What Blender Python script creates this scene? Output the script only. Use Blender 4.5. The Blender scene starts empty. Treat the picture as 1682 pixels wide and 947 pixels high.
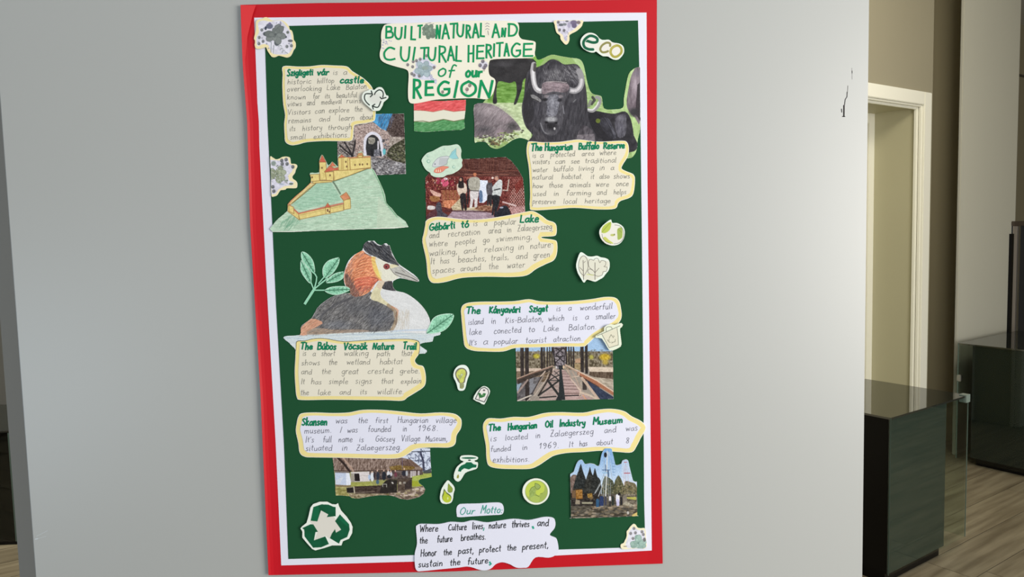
import bpy, bmesh, math, random
import numpy as np
from mathutils import Vector, Matrix

# ---------------------------------------------------------------- camera, world, lights, exposure
FOC = 1215.0
IW, IH = 1682.0, 947.0
CAM = np.array([0.0, -1.3, 1.45])
def cam_axes(yaw, pitch, roll):
    cy, sy = math.cos(yaw), math.sin(yaw)
    F = np.array([sy * math.cos(pitch), cy * math.cos(pitch), -math.sin(pitch)])
    R0 = np.array([cy, -sy, 0.0]); U0 = np.cross(R0, F)
    R = math.cos(roll) * R0 + math.sin(roll) * U0
    U = -math.sin(roll) * R0 + math.cos(roll) * U0
    return R, U, F
CR, CU, CF = cam_axes(math.radians(1.45), math.radians(4.31), math.radians(-1.383))
sc = bpy.context.scene
C = sc.collection
cd = bpy.data.cameras.new('camera'); cam = bpy.data.objects.new('camera', cd); C.objects.link(cam)
cam.matrix_world = Matrix(((CR[0], CU[0], -CF[0], CAM[0]), (CR[1], CU[1], -CF[1], CAM[1]), (CR[2], CU[2], -CF[2], CAM[2]), (0, 0, 0, 1)))
cd.sensor_width = 36; cd.lens = FOC * 36 / IW; cd.clip_start = 0.05
sc.camera = cam
sc.view_settings.view_transform = 'Standard'; sc.view_settings.look = 'None'
sc.view_settings.gamma = 1; sc.view_settings.use_curve_mapping = False
sc.view_settings.exposure = 0.0

w = bpy.data.worlds.new('world'); sc.world = w; w.use_nodes = True
w.node_tree.nodes['Background'].inputs[0].default_value = (0.86, 0.93, 1.0, 1)
w.node_tree.nodes['Background'].inputs[1].default_value = 0.74

def area(name, loc, target, sx, sy, power, col):
    l = bpy.data.lights.new(name, 'AREA'); l.shape = 'RECTANGLE'; l.size = sx; l.size_y = sy
    l.energy = power; l.color = col
    o = bpy.data.objects.new(name, l); C.objects.link(o)
    o.location = loc
    o.rotation_euler = (Vector(target) - Vector(loc)).to_track_quat('-Z', 'Y').to_euler()
    return o
area('window_light', (2.9, -2.2, 1.5), (0.3, 0, 1.3), 1.8, 1.8, 148, (1.0, 0.95, 0.88))
area('left_cool_fill', (-2.6, -2.6, 0.7), (-0.3, 0, 0.9), 1.2, 1.0, 15, (0.70, 0.85, 1.0))  # added bluish fill for the lower left of the display wall
area('left_floor_fill', (-3.0, 2.0, 2.9), (-2.6, 2.0, 0), 0.6, 0.6, 60, (1.0, 0.95, 0.82))  # added fill that brightens the floor at the far left
area('door_frame_fill', (2.1, 1.2, 2.9), (2.3, 2.6, 1.2), 0.5, 0.5, 17, (1.0, 0.93, 0.78))  # added warm fill to brighten the door frame

# ---------------------------------------------------------------- helpers
def ray(px, py):
    return CF + CR * (px - IW / 2) / FOC - CU * (py - IH / 2) / FOC
def on_y(px, py, y=0.0):
    r = ray(px, py); return CAM + r * (y - CAM[1]) / r[1]
def on_z(px, py, z=0.0):
    r = ray(px, py); return CAM + r * (z - CAM[2]) / r[2]
def wall_pts(P, h=0.0):                      # (n,2) photo coordinates -> (n,3) points h in front of the display wall
    P = np.asarray(P, float)
    r = CF[None] + np.outer((P[:, 0] - IW / 2) / FOC, CR) - np.outer((P[:, 1] - IH / 2) / FOC, CU)
    t = (-h - CAM[1]) / r[:, 1]
    return CAM[None] + r * t[:, None]
def s2l(c):
    c = np.asarray(c, float) / 255.0
    return np.where(c <= 0.04045, c / 12.92, ((c + 0.055) / 1.055) ** 2.4)
PK = 1.04                                    # light level on the wall: albedo = colour / PK
def alb(c): return np.clip(s2l(c) / PK, 0.002, 0.95)
MATS = {}
def mat(name, col=None, rough=0.7, metal=0.0, spec=0.5, noise=0.0, nscale=30.0, bump=0.0, raw=False, ior=None):
    if name in MATS: return MATS[name]
    m = bpy.data.materials.new(name); m.use_nodes = True; nt = m.node_tree
    b = nt.nodes['Principled BSDF']
    c = tuple(alb(col)) if not raw else tuple(s2l(col))
    b.inputs['Base Color'].default_value = (*c, 1)
    b.inputs['Roughness'].default_value = rough; b.inputs['Metallic'].default_value = metal
    b.inputs['Specular IOR Level'].default_value = spec
    if ior: b.inputs['IOR'].default_value = ior
    if noise or bump:
        tc = nt.nodes.new('ShaderNodeTexCoord'); n = nt.nodes.new('ShaderNodeTexNoise')
        n.inputs['Scale'].default_value = nscale; n.inputs['Detail'].default_value = 4
        nt.links.new(tc.outputs['Object'], n.inputs['Vector'])
        if noise:
            mx = nt.nodes.new('ShaderNodeMix'); mx.data_type = 'RGBA'
            mx.inputs[6].default_value = (*[min(1, v * (1 + noise)) for v in c], 1)
            mx.inputs[7].default_value = (*[v * (1 - noise) for v in c], 1)
            nt.links.new(n.outputs['Fac'], mx.inputs[0]); nt.links.new(mx.outputs[2], b.inputs['Base Color'])
        if bump:
            bp = nt.nodes.new('ShaderNodeBump'); bp.inputs['Strength'].default_value = bump; bp.inputs['Distance'].default_value = 0.002
            nt.links.new(n.outputs['Fac'], bp.inputs['Height']); nt.links.new(bp.outputs[0], b.inputs['Normal'])
    MATS[name] = m; return m
def print_mat():
    if 'print' in MATS: return MATS['print']
    m = bpy.data.materials.new('printed_paper'); m.use_nodes = True; nt = m.node_tree
    b = nt.nodes['Principled BSDF']; a = nt.nodes.new('ShaderNodeVertexColor'); a.layer_name = 'Col'
    nt.links.new(a.outputs[0], b.inputs['Base Color']); b.inputs['Roughness'].default_value = 0.55
    b.inputs['Specular IOR Level'].default_value = 0.25
    MATS['print'] = m; return m
def obj(name, me, parent=None, m=None):
    o = bpy.data.objects.new(name, me); C.objects.link(o)
    if m: me.materials.append(m)
    if parent: o.parent = parent
    return o
def mesh(name, v, f):
    me = bpy.data.meshes.new(name); me.from_pydata([tuple(map(float, p)) for p in v], [], f); me.update(); return me
def empty(name, loc=(0, 0, 0)):
    o = bpy.data.objects.new(name, None); C.objects.link(o); o.location = loc; o.empty_display_size = 0.05; return o
def tag(o, label=None, cat=None, group=None, kind=None):
    if label: o['label'] = label
    if cat: o['category'] = cat
    if group: o['group'] = group
    if kind: o['kind'] = kind
    return o
def T(x0, y0, s):
    return lambda pts: [(x0 + x / s, y0 + y / s) for x, y in pts]
def smooth(pts, n=5, closed=True):
    P = [np.array(p, float) for p in pts]; N = len(P); out = []
    rng = range(N) if closed else range(N - 1)
    for i in rng:
        if closed: p0, p1, p2, p3 = P[i - 1], P[i], P[(i + 1) % N], P[(i + 2) % N]
        else: p0, p1, p2, p3 = P[max(i - 1, 0)], P[i], P[i + 1], P[min(i + 2, N - 1)]
        for k in range(n):
            t = k / n
            out.append(0.5 * ((2 * p1) + (p2 - p0) * t + (2 * p0 - 5 * p1 + 4 * p2 - p3) * t * t + (3 * p1 - p0 - 3 * p2 + p3) * t ** 3))
    if not closed: out.append(P[-1])
    return [tuple(p) for p in out]
def area2(P): return sum(P[i - 1][0] * P[i][1] - P[i][0] * P[i - 1][1] for i in range(len(P)))
def inset(P, wl, wr, wt, wb):
    if area2(P) < 0: P = P[::-1]
    A = np.array(P); n = len(A); out = []
    for i in range(n):
        d = A[(i + 3) % n] - A[i - 3]; d = d / (np.hypot(*d) + 1e-9)
        nx, ny = d[1], -d[0]                 # outward normal (image y down)
        wx = wr if nx > 0 else wl; wy = wb if ny > 0 else wt
        s = abs(nx) * wx + abs(ny) * wy
        out.append((A[i][0] - nx * s, A[i][1] - ny * s))
    return out
def slab(name, outline, h0, h1, m, parent=None):
    """flat piece cut along outline (photo coordinates on the wall), from h0 to h1 in front of the wall"""
    P = [p for i, p in enumerate(outline) if i == 0 or math.hypot(p[0] - outline[i - 1][0], p[1] - outline[i - 1][1]) > 0.05]
    if area2(P) > 0: P = P[::-1]
    top = wall_pts(P, h1); bot = top.copy(); bot[:, 1] = -h0; n = len(P)
    v = list(top) + list(bot)
    f = [tuple(range(n))] + [tuple(range(2 * n - 1, n - 1, -1))] + [(i, i + n, (i + 1) % n + n, (i + 1) % n) for i in range(n)]
    me = mesh(name, v, f)
    bm = bmesh.new(); bm.from_mesh(me); bmesh.ops.recalc_face_normals(bm, faces=bm.faces)
    bmesh.ops.triangulate(bm, faces=[q for q in bm.faces if len(q.verts) > 4]); bm.to_mesh(me); bm.free()
    return obj(name, me, parent, m)
def box(name, c, u, size, m, parent=None, bev=0.0):
    """box with base centre c, horizontal direction u, size (along u, across, up)"""
    u = np.array([u[0], u[1], 0.0]); u /= np.linalg.norm(u); nrm = np.array([-u[1], u[0], 0.0]); c = np.array(c, float)
    v = [c + u * sx * size[0] / 2 + nrm * sy * size[1] / 2 + np.array([0, 0, sz * size[2]]) for sx, sy, sz in
         [(-1, -1, 0), (1, -1, 0), (1, 1, 0), (-1, 1, 0), (-1, -1, 1), (1, -1, 1), (1, 1, 1), (-1, 1, 1)]]
    me = mesh(name, v, [(3, 2, 1, 0), (4, 5, 6, 7), (0, 1, 5, 4), (1, 2, 6, 5), (2, 3, 7, 6), (3, 0, 4, 7)])
    if bev:
        bm = bmesh.new(); bm.from_mesh(me); bmesh.ops.bevel(bm, geom=list(bm.edges), offset=bev, segments=2, affect='EDGES'); bm.to_mesh(me); bm.free()
    return obj(name, me, parent, m)

# ---------------------------------------------------------------- pen strokes (ribbons lying on the paper)
class Ink:
    def __init__(s): s.v = []; s.f = []; s.h = []; s.k = 0
    def stroke(s, pts, w, sm=4, closed=False):
        P = smooth(pts, sm, closed) if sm > 1 and len(pts) > 2 else [tuple(p) for p in pts]
        if closed: P = P + [P[0]]
        A = np.array(P, float)
        keep = [0] + [i for i in range(1, len(A)) if np.hypot(*(A[i] - A[i - 1])) > 1e-3]; A = A[keep]
        if len(A) < 2: A = np.array([A[0], A[0] + [w * 0.6, 0.0]])
        d = np.gradient(A, axis=0); L = np.hypot(d[:, 0], d[:, 1])[:, None] + 1e-9; d = d / L
        A[0] -= d[0] * w * 0.35; A[-1] += d[-1] * w * 0.35
        nrm = np.stack([-d[:, 1], d[:, 0]], 1) * w / 2
        b = len(s.v); s.k += 1
        for i in range(len(A)): s.h += [(s.k % 12) * 1.6e-5 + i * 1.2e-6] * 2
        for i in range(len(A)): s.v.append(A[i] + nrm[i]); s.v.append(A[i] - nrm[i])
        for i in range(len(A) - 1): s.f.append((b + 2 * i, b + 2 * i + 1, b + 2 * i + 3, b + 2 * i + 2))
    def build(s, name, h, m, parent):
        if not s.v: return None
        v = wall_pts(np.array(s.v), h); v[:, 1] -= np.array(s.h); me = mesh(name, v, s.f)
        return obj(name, me, parent, m)

# one-line handwriting letters: width, strokes (x-height 1, baseline 0, y up)
G = {
'a': (.85, [[(.75,.85),(.4,1),(.05,.6),(.1,.1),(.4,0),(.75,.45)], [(.8,1),(.75,.3),(.9,0)]]),
'b': (.8, [[(.05,1.8),(.05,0)], [(.05,.5),(.35,1),(.75,.75),(.7,.15),(.35,0),(.05,.15)]]),
'c': (.75, [[(.7,.85),(.4,1),(.05,.6),(.1,.1),(.4,0),(.75,.15)]]),
'd': (.85, [[(.75,.8),(.4,1),(.05,.6),(.1,.1),(.4,0),(.75,.3)], [(.8,1.8),(.78,.4),(.85,0)]]),
'e': (.8, [[(.08,.5),(.7,.6),(.6,.95),(.3,1),(.05,.6),(.1,.1),(.4,0),(.75,.15)]]),
'f': (.6, [[(.65,1.65),(.4,1.8),(.25,1.4),(.2,0)], [(0,.95),(.55,1)]]),
'g': (.85, [[(.75,.85),(.4,1),(.05,.65),(.15,.15),(.45,.1),(.78,.5)], [(.8,1),(.78,.1),(.65,-.6),(.3,-.65),(.1,-.4)]]),
'h': (.8, [[(.08,1.8),(.05,0)], [(.06,.5),(.35,1),(.65,.85),(.68,0)]]),
'i': (.3, [[(.12,1),(.1,.3),(.2,0)], [(.14,1.4),(.16,1.42)]]),
'j': (.35, [[(.25,1),(.22,-.4),(0,-.65)], [(.25,1.4),(.27,1.42)]]),
'k': (.75, [[(.08,1.8),(.05,0)], [(.6,1),(.1,.45)], [(.15,.5),(.7,0)]]),
'l': (.3, [[(.12,1.8),(.08,.3),(.2,0)]]),
'm': (1.25, [[(.05,1),(.05,0)], [(.06,.6),(.3,1),(.55,.85),(.57,0)], [(.58,.6),(.85,1),(1.1,.8),(1.12,0)]]),
'n': (.8, [[(.05,1),(.05,0)], [(.06,.5),(.35,1),(.65,.85),(.68,0)]]),
'o': (.8, [[(.4,1),(.05,.7),(.08,.2),(.4,0),(.72,.3),(.7,.8),(.4,1)]]),
'p': (.8, [[(.08,1),(.02,-.7)], [(.06,.6),(.35,1),(.72,.7),(.6,.15),(.2,.1)]]),
'r': (.6, [[(.06,1),(.05,0)], [(.06,.55),(.3,.95),(.6,.95)]]),
's': (.65, [[(.58,.9),(.3,1),(.08,.8),(.3,.52),(.55,.3),(.35,0),(.02,.1)]]),
't': (.55, [[(.28,1.6),(.22,.3),(.4,0)], [(0,1.05),(.52,1.08)]]),
'u': (.85, [[(.06,1),(.08,.2),(.35,0),(.7,.35)], [(.72,1),(.7,.3),(.82,0)]]),
'v': (.75, [[(.03,1),(.32,0)], [(.32,0),(.7,1)]]),
'w': (1.1, [[(.03,1),(.25,0)], [(.25,0),(.52,.8)], [(.52,.8),(.78,0)], [(.78,0),(1.05,1)]]),
'x': (.7, [[(.05,1),(.62,0)], [(.62,1),(.03,0)]]),
'y': (.75, [[(.05,1),(.15,.4),(.4,.25),(.65,.5)], [(.7,1),(.6,-.2),(.35,-.65),(.05,-.5)]]),
'z': (.7, [[(.05,1),(.62,1)], [(.62,1),(.05,.02)], [(.05,.02),(.65,0)]]),
'A': (1.15, [[(.02,0),(.5,1.8)], [(.5,1.8),(1.05,0)], [(.2,.65),(.9,.65)]]),
'B': (1., [[(.1,1.8),(.06,0)], [(.1,1.75),(.7,1.7),(.75,1.15),(.15,.95)], [(.15,.95),(.9,.85),(.9,.15),(.06,0)]]),
'C': (1.05, [[(.95,1.6),(.5,1.8),(.08,1.1),(.15,.25),(.55,0),(.98,.15)]]),
'D': (1.1, [[(.12,1.8),(.08,0)], [(.02,1.75),(.7,1.65),(1.0,.95),(.7,.15),(.08,0)]]),
'E': (.9, [[(.12,1.8),(.08,0)], [(.12,1.78),(.85,1.8)], [(.1,.95),(.75,1)], [(.08,.02),(.85,.05)]]),
'G': (1.15, [[(1.0,1.65),(.55,1.8),(.08,1.1),(.12,.3),(.55,0),(1.0,.3),(1.02,.8)], [(.6,.82),(1.08,.85)]]),
'H': (1.1, [[(.12,1.8),(.08,0)], [(1.0,1.8),(.95,0)], [(.1,.9),(.97,.95)]]),
'I': (.3, [[(.18,1.8),(.1,0)]]),
'K': (.95, [[(.1,1.8),(.06,0)], [(.85,1.75),(.1,.8)], [(.12,.85),(.9,0)]]),
'L': (.85, [[(.14,1.8),(.06,.05)], [(.06,.05),(.8,.02)]]),
'M': (1.25, [[(.05,0),(.15,1.8)], [(.15,1.8),(.6,.7)], [(.6,.7),(1.08,1.8)], [(1.08,1.8),(1.15,0)]]),
'N': (1.1, [[(.05,0),(.22,1.8)], [(.22,1.8),(.78,0)], [(.78,0),(1.02,1.8)]]),
'O': (1.2, [[(.6,1.8),(.12,1.3),(.12,.45),(.6,0),(1.08,.5),(1.08,1.3),(.6,1.8)]]),
'R': (1.05, [[(.1,1.8),(.06,0)], [(.06,1.75),(.75,1.65),(.8,1.15),(.12,.85)], [(.35,.9),(.95,0)]]),
'S': (.9, [[(.8,1.6),(.45,1.8),(.12,1.4),(.45,.95),(.78,.5),(.4,0),(.03,.2)]]),
'T': (1., [[(.5,1.8),(.42,0)], [(0,1.75),(.98,1.82)]]),
'U': (1.1, [[(.08,1.8),(.06,.6),(.4,0),(.85,.25),(1.0,1.8)]]),
'V': (1., [[(.02,1.8),(.42,0)], [(.42,0),(.95,1.8)]]),
'W': (1.4, [[(.02,1.8),(.3,0)], [(.3,0),(.68,1.3)], [(.68,1.3),(1.0,0)], [(1.0,0),(1.35,1.8)]]),
'Z': (.95, [[(.08,1.78),(.85,1.8)], [(.85,1.8),(.05,.02)], [(.05,.02),(.9,0)], [(.25,.9),(.7,.92)]]),
'1': (.5, [[(.02,1.2),(.35,1.75)], [(.35,1.75),(.3,0)]]),
'6': (.8, [[(.65,1.75),(.2,1.2),(.08,.4),(.4,0),(.72,.4),(.45,.85),(.1,.5)]]),
'8': (.8, [[(.65,1.6),(.35,1.8),(.12,1.4),(.65,.55),(.4,0),(.08,.35),(.6,1.2),(.65,1.6)]]),
'9': (.8, [[(.65,1.4),(.35,1.75),(.08,1.35),(.3,.95),(.65,1.3),(.65,.7),(.35,0)]]),
'.': (.3, [[(.1,0),(.14,.03)]]), ',': (.3, [[(.15,.12),(.02,-.3)]]), "'": (.25, [[(.12,1.8),(.08,1.4)]]),
'-': (.55, [[(.05,.6),(.5,.62)]]), ':': (.3, [[(.1,.05),(.14,.08)], [(.12,.8),(.16,.83)]]),
}
ACC = {'á': 'a', 'é': 'e', 'í': 'i', 'ó': 'o', 'ö': 'o', 'ú': 'u', 'ü': 'u'}
RND = random.Random(7)
def word(ink, s, x0, x1, y0, y1, xh, w, slant=0.12):
    adv = []; tot = 0
    for ch in s:
        g = G[ACC.get(ch, ch)]; adv.append(tot); tot += g[0] + 0.26
    tot -= 0.26; sx = (x1 - x0) / tot; ang = math.atan2(y1 - y0, x1 - x0) if x1 > x0 else 0
    ca, sa = math.cos(ang), math.sin(ang)
    for ch, a in zip(s, adv):
        base = ACC.get(ch, ch); g = G[base]; jy = RND.uniform(-.1, .1); js = RND.uniform(.88, 1.1); jw = RND.uniform(.94, 1.04)
        st = [list(q) for q in g[1]]
        if base != ch:
            if base == 'i': st = st[:1]
            mx = g[0] * .5
            if ch in 'öü': st += [[(mx - .2, 1.4), (mx - .18, 1.43)], [(mx + .18, 1.4), (mx + .2, 1.43)]]
            else: st += [[(mx - .05, 1.3), (mx + .15, 1.65)]]
        for q in st:
            pts = []
            for (gx, gy) in q:
                gy = gy * js + jy; X = (a + gx * jw + gy * slant) * sx; Y = -gy * xh
                pts.append((x0 + X * ca - Y * sa, y0 + X * sa + Y * ca))
            ink.stroke(pts, w, 3)
def glyph_box(ink, ch, x0, x1, yt, yb, w, asc=1.8, slant=0.0):
    g = G[ch]; P = [p for q in g[1] for p in q]; mx = min(p[0] for p in P); Mx = max(p[0] for p in P)
    my = min(p[1] for p in P); My = max(p[1] for p in P)
    for q in g[1]:
        ink.stroke([(x0 + w / 2 + ((p[0] - mx) / (Mx - mx + 1e-6) if Mx > mx else .5) * max(x1 - x0 - w, .1),
                     yb - w / 2 - (p[1] - my) / (My - my) * (yb - yt - w)) for p in q], w, 5)

# ---------------------------------------------------------------- print painter: paints a raster of inks that becomes the colours of a fine mesh
class Cv:
    def __init__(s, x0, y0, x1, y1, cell, base):
        s.cell = cell; s.x0, s.y0 = x0, y0; s.nx = int((x1 - x0) / cell) + 2; s.ny = int((y1 - y0) / cell) + 2
        q = cell / 2
        s.X, s.Y = np.meshgrid(x0 - q / 2 + np.arange(s.nx * 2) * q, y0 - q / 2 + np.arange(s.ny * 2) * q)
        s.I = np.empty(s.X.shape + (3,), np.float32); s.I[:] = base; s.q = q; s.rs = 1
        s.t = lambda p: p
    def win(s, P, pad=1):
        xs = [p[0] for p in P]; ys = [p[1] for p in P]; q = s.q; H, W = s.X.shape
        a = max(0, int((min(xs) - pad - s.x0) / q)); b = min(W, int((max(xs) + pad - s.x0) / q) + 3)
        c = max(0, int((min(ys) - pad - s.y0) / q)); d = min(H, int((max(ys) + pad - s.y0) / q) + 3)
        return slice(c, max(c, d)), slice(a, max(a, b))
    def noise(s, X, Y, sx, sy, ang=0, oct=2):
        s.rs += 1; R = np.random.RandomState(s.rs * 13 + 5); ca, sa = math.cos(ang), math.sin(ang); out = 0; amp = 1; tot = 0
        for o in range(oct):
            tb = R.rand(64, 64) * 2 - 1
            u = (X * ca + Y * sa) / sx * 2 ** o + 31.7; v = (-X * sa + Y * ca) / sy * 2 ** o + 17.3
            iu = np.floor(u).astype(int); iv = np.floor(v).astype(int); fu = u - iu; fv = v - iv
            fu = fu * fu * (3 - 2 * fu); fv = fv * fv * (3 - 2 * fv)
            g = lambda a, b: tb[a % 64, b % 64]
            out = out + amp * ((g(iu, iv) * (1 - fu) + g(iu + 1, iv) * fu) * (1 - fv) + (g(iu, iv + 1) * (1 - fu) + g(iu + 1, iv + 1) * fu) * fv)
            tot += amp; amp *= .6
        return out / tot * 1.6
    def put(s, wn, M, col, a=1, tex=None):
        if M.size == 0: return
        col = np.array(col, np.float32)[None, None]
        if tex:
            n = s.noise(s.X[wn], s.Y[wn], *tex[1:]); col = col + tex[0] * n[..., None]
        M = (M * a)[..., None]; s.I[wn] = s.I[wn] * (1 - M) + col * M
    def inside(s, P, X, Y):
        M = np.zeros(X.shape, bool); n = len(P)
        for i in range(n):
            (x1, y1), (x2, y2) = P[i - 1], P[i]
            if y1 == y2: continue
            M ^= ((y1 > Y) != (y2 > Y)) & (X < (x2 - x1) * (Y - y1) / (y2 - y1) + x1)
        return M
    def poly(s, pts, col, a=1, tex=None, sm=0):
        P = s.t(pts); P = smooth(P, sm) if sm else P; wn = s.win(P)
        s.put(wn, s.inside(P, s.X[wn], s.Y[wn]).astype(np.float32), col, a, tex); return s
    def line(s, pts, w, col, a=1, sm=0, tex=None, closed=False):
        P = s.t(pts); k = math.hypot(*(np.array(s.t([(1, 0)])[0]) - np.array(s.t([(0, 0)])[0]))); w = w * k
        if sm: P = smooth(P, sm, closed)
        if closed: P = list(P) + [P[0]]
        wn = s.win(P, w + 1); X, Y = s.X[wn], s.Y[wn]
        if X.size == 0: return s
        D = np.full(X.shape, 1e9)
        for i in range(len(P) - 1):
            (x1, y1), (x2, y2) = P[i], P[i + 1]; dx, dy = x2 - x1, y2 - y1; L = dx * dx + dy * dy + 1e-9
            t = np.clip(((X - x1) * dx + (Y - y1) * dy) / L, 0, 1); D = np.minimum(D, np.hypot(X - x1 - t * dx, Y - y1 - t * dy))
        s.put(wn, np.clip((w / 2 - D) / s.q + .5, 0, 1), col, a, tex); return s
    def ell(s, cx, cy, rx, ry, col, a=1, soft=0, tex=None, rot=0):
        P = [(cx + rx * math.cos(t) * math.cos(rot) - ry * math.sin(t) * math.sin(rot), cy + rx * math.cos(t) * math.sin(rot) + ry * math.sin(t) * math.cos(rot)) for t in np.linspace(0, 2 * math.pi, 25)[:-1]]
        if not soft: return s.poly(P, col, a, tex)
        P = s.t(P); c = np.mean(P, axis=0); r = max(np.hypot(*(np.array(p) - c)) for p in P); k = math.hypot(*(np.array(s.t([(1, 0)])[0]) - np.array(s.t([(0, 0)])[0])))
        wn = s.win(P, 2); X, Y = s.X[wn] - c[0], s.Y[wn] - c[1]; cr, sr = math.cos(rot), math.sin(rot)
        d = np.hypot((X * cr + Y * sr) / (rx * k), (-X * sr + Y * cr) / (ry * k))
        s.put(wn, np.clip((1 - d) / soft, 0, 1), col, a, tex); return s
    def hatch(s, pts, ang, n, ln, w, cols, a=.5, seed=1, curve=0, sm=0):
        P = s.t(pts); P = smooth(P, sm) if sm else P; R = random.Random(seed); xs = [p[0] for p in P]; ys = [p[1] for p in P]
        sv = s.t; s.t = lambda q: q
        for _ in range(n):
            for _t in range(20):
                x = R.uniform(min(xs), max(xs)); y = R.uniform(min(ys), max(ys))
                if s.inside(P, np.array([[x]]), np.array([[y]]))[0, 0]: break
            an = ang + R.uniform(-.15, .15); l = ln * R.uniform(.6, 1.2); dx, dy = math.cos(an) * l / 2, math.sin(an) * l / 2
            s.line([(x - dx, y - dy), (x + dy * curve, y - dx * curve), (x + dx, y + dy)], w, R.choice(cols), a)
        s.t = sv; return s
    def dots(s, pts, n, r, cols, a=1, seed=3, asp=1):
        P = s.t(pts); R = random.Random(seed); xs = [p[0] for p in P]; ys = [p[1] for p in P]; sv = s.t; s.t = lambda q: q
        for _ in range(n):
            for _t in range(20):
                x = R.uniform(min(xs), max(xs)); y = R.uniform(min(ys), max(ys))
                if s.inside(P, np.array([[x]]), np.array([[y]]))[0, 0]: break
            rr = r * R.uniform(.6, 1.4); s.ell(x, y, rr * asp, rr, R.choice(cols), a)
        s.t = sv; return s
    def vgrad(s, y0, y1, c0, c1, pts=None, a=1):
        P = s.t(pts) if pts else [(s.x0, s.y0), (s.x0 + 999, s.y0), (s.x0 + 999, s.y0 + 999), (s.x0, s.y0 + 999)]
        Y0, Y1 = s.t([(0, y0)])[0][1], s.t([(0, y1)])[0][1]; wn = s.win(P); f = np.clip((s.Y[wn] - Y0) / (Y1 - Y0), 0, 1)[..., None]
        M = (s.inside(P, s.X[wn], s.Y[wn]) * a)[..., None]
        s.I[wn] = s.I[wn] * (1 - M) + M * (np.array(c0) * (1 - f) + np.array(c1) * f); return s
    def grain(s, amp, sc=1.0):
        s.I += amp * s.noise(s.X, s.Y, sc, sc, 0, 1)[..., None]; return s
    def build(s, name, outline, h, parent):
        I = s.I.reshape(s.ny, 2, s.nx, 2, 3).mean((1, 3)); nx, ny, c = s.nx, s.ny, s.cell
        gx, gy = np.meshgrid(s.x0 + c / 4 + np.arange(nx) * c, s.y0 + c / 4 + np.arange(ny) * c)
        cin = s.inside(outline, gx[:-1, :-1] + c / 2, gy[:-1, :-1] + c / 2)
        idx = np.arange(nx * ny).reshape(ny, nx)
        q = np.stack([idx[:-1, :-1][cin], idx[1:, :-1][cin], idx[1:, 1:][cin], idx[:-1, 1:][cin]], 1)
        used = np.unique(q); mp = np.zeros(nx * ny, int); mp[used] = np.arange(len(used)); q = mp[q]
        co = wall_pts(np.stack([gx.ravel()[used], gy.ravel()[used]], 1), h)
        me = bpy.data.meshes.new(name); me.vertices.add(len(used)); me.vertices.foreach_set('co', co.ravel().astype(np.float32))
        me.loops.add(q.size); me.loops.foreach_set('vertex_index', q.ravel().astype(np.int32))
        me.polygons.add(len(q)); me.polygons.foreach_set('loop_start', (np.arange(len(q)) * 4).astype(np.int32))
        me.update(calc_edges=True)
        ca = me.color_attributes.new('Col', 'FLOAT_COLOR', 'POINT')
        cc = np.ones((len(used), 4), np.float32); cc[:, :3] = alb(np.clip(I.reshape(-1, 3)[used], 0, 255)); ca.data.foreach_set('color', cc.ravel())
        return obj(name, me, parent, print_mat())
def bounds(P): xs = [p[0] for p in P]; ys = [p[1] for p in P]; return min(xs) - .5, min(ys) - .5, max(xs) + .5, max(ys) + .5

# ---------------------------------------------------------------- the building (everything behind stands on one grid, turned 32.6 degrees)
U = np.array([0.843, 0.538, 0.0]); N = np.array([0.538, -0.843, 0.0])       # along the far walls / out of them
def UN(a, b, z=0.0): return U * a + N * b + np.array([0, 0, z])
plaster = mat('grey_wall_paint', (152, 145, 122), .8, raw=True, noise=.03, nscale=3, bump=.05)
cream = mat('cream_gloss_paint', (242, 240, 224), .35, raw=True)
ochre = mat('beige_door_paint', (186, 181, 150), .5, raw=True, noise=.03, nscale=2)
black = mat('black_lacquer', (8, 8, 9), .3, raw=True, spec=.25)
dark_glass = mat('dark_reflecting_glass', (50, 60, 56), .05, raw=True, ior=1.6)
silver = mat('brushed_aluminium', (190, 190, 190), .3, metal=1, raw=True)

def structure(o): o['kind'] = 'structure'; return o
# floor: slab and long vinyl planks
fl = structure(box('floor', (0.5, 2.0, -0.03), (1, 0), (14, 14, 0.024), mat('floor_bed', (90, 80, 66), .8, raw=True)))
def floor_mat(i):
    m = bpy.data.materials.new('oak_vinyl'); m.use_nodes = True; nt = m.node_tree; b = nt.nodes['Principled BSDF']
    tc = nt.nodes.new('ShaderNodeTexCoord'); mp = nt.nodes.new('ShaderNodeMapping'); mp.vector_type = 'POINT'
    mp.inputs['Rotation'].default_value = (0, 0, -math.atan2(U[1], U[0])); mp.inputs['Location'].default_value = (i * 1.7, i * .6, 0)
    mp2 = nt.nodes.new('ShaderNodeMapping'); mp2.inputs['Scale'].default_value = (2.2, 26, 1)
    n = nt.nodes.new('ShaderNodeTexNoise'); n.inputs['Scale'].default_value = 1; n.inputs['Detail'].default_value = 5
    r = nt.nodes.new('ShaderNodeValToRGB'); e = r.color_ramp.elements
    k = 1 + .07 * (i - 1)
    e[0].position = .3; e[0].color = (*[v * k for v in s2l((110, 99, 78))], 1); e[1].position = .68; e[1].color = (*[v * k for v in s2l((152, 141, 117))], 1)
    nt.links.new(tc.outputs['Object'], mp.inputs[0]); nt.links.new(mp.outputs[0], mp2.inputs[0]); nt.links.new(mp2.outputs[0], n.inputs['Vector'])
    nt.links.new(n.outputs['Fac'], r.inputs[0]); nt.links.new(r.outputs[0], b.inputs['Base Color']); b.inputs['Roughness'].default_value = .42
    return m
fms = [floor_mat(i) for i in range(4)]
rr = random.Random(3)
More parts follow.
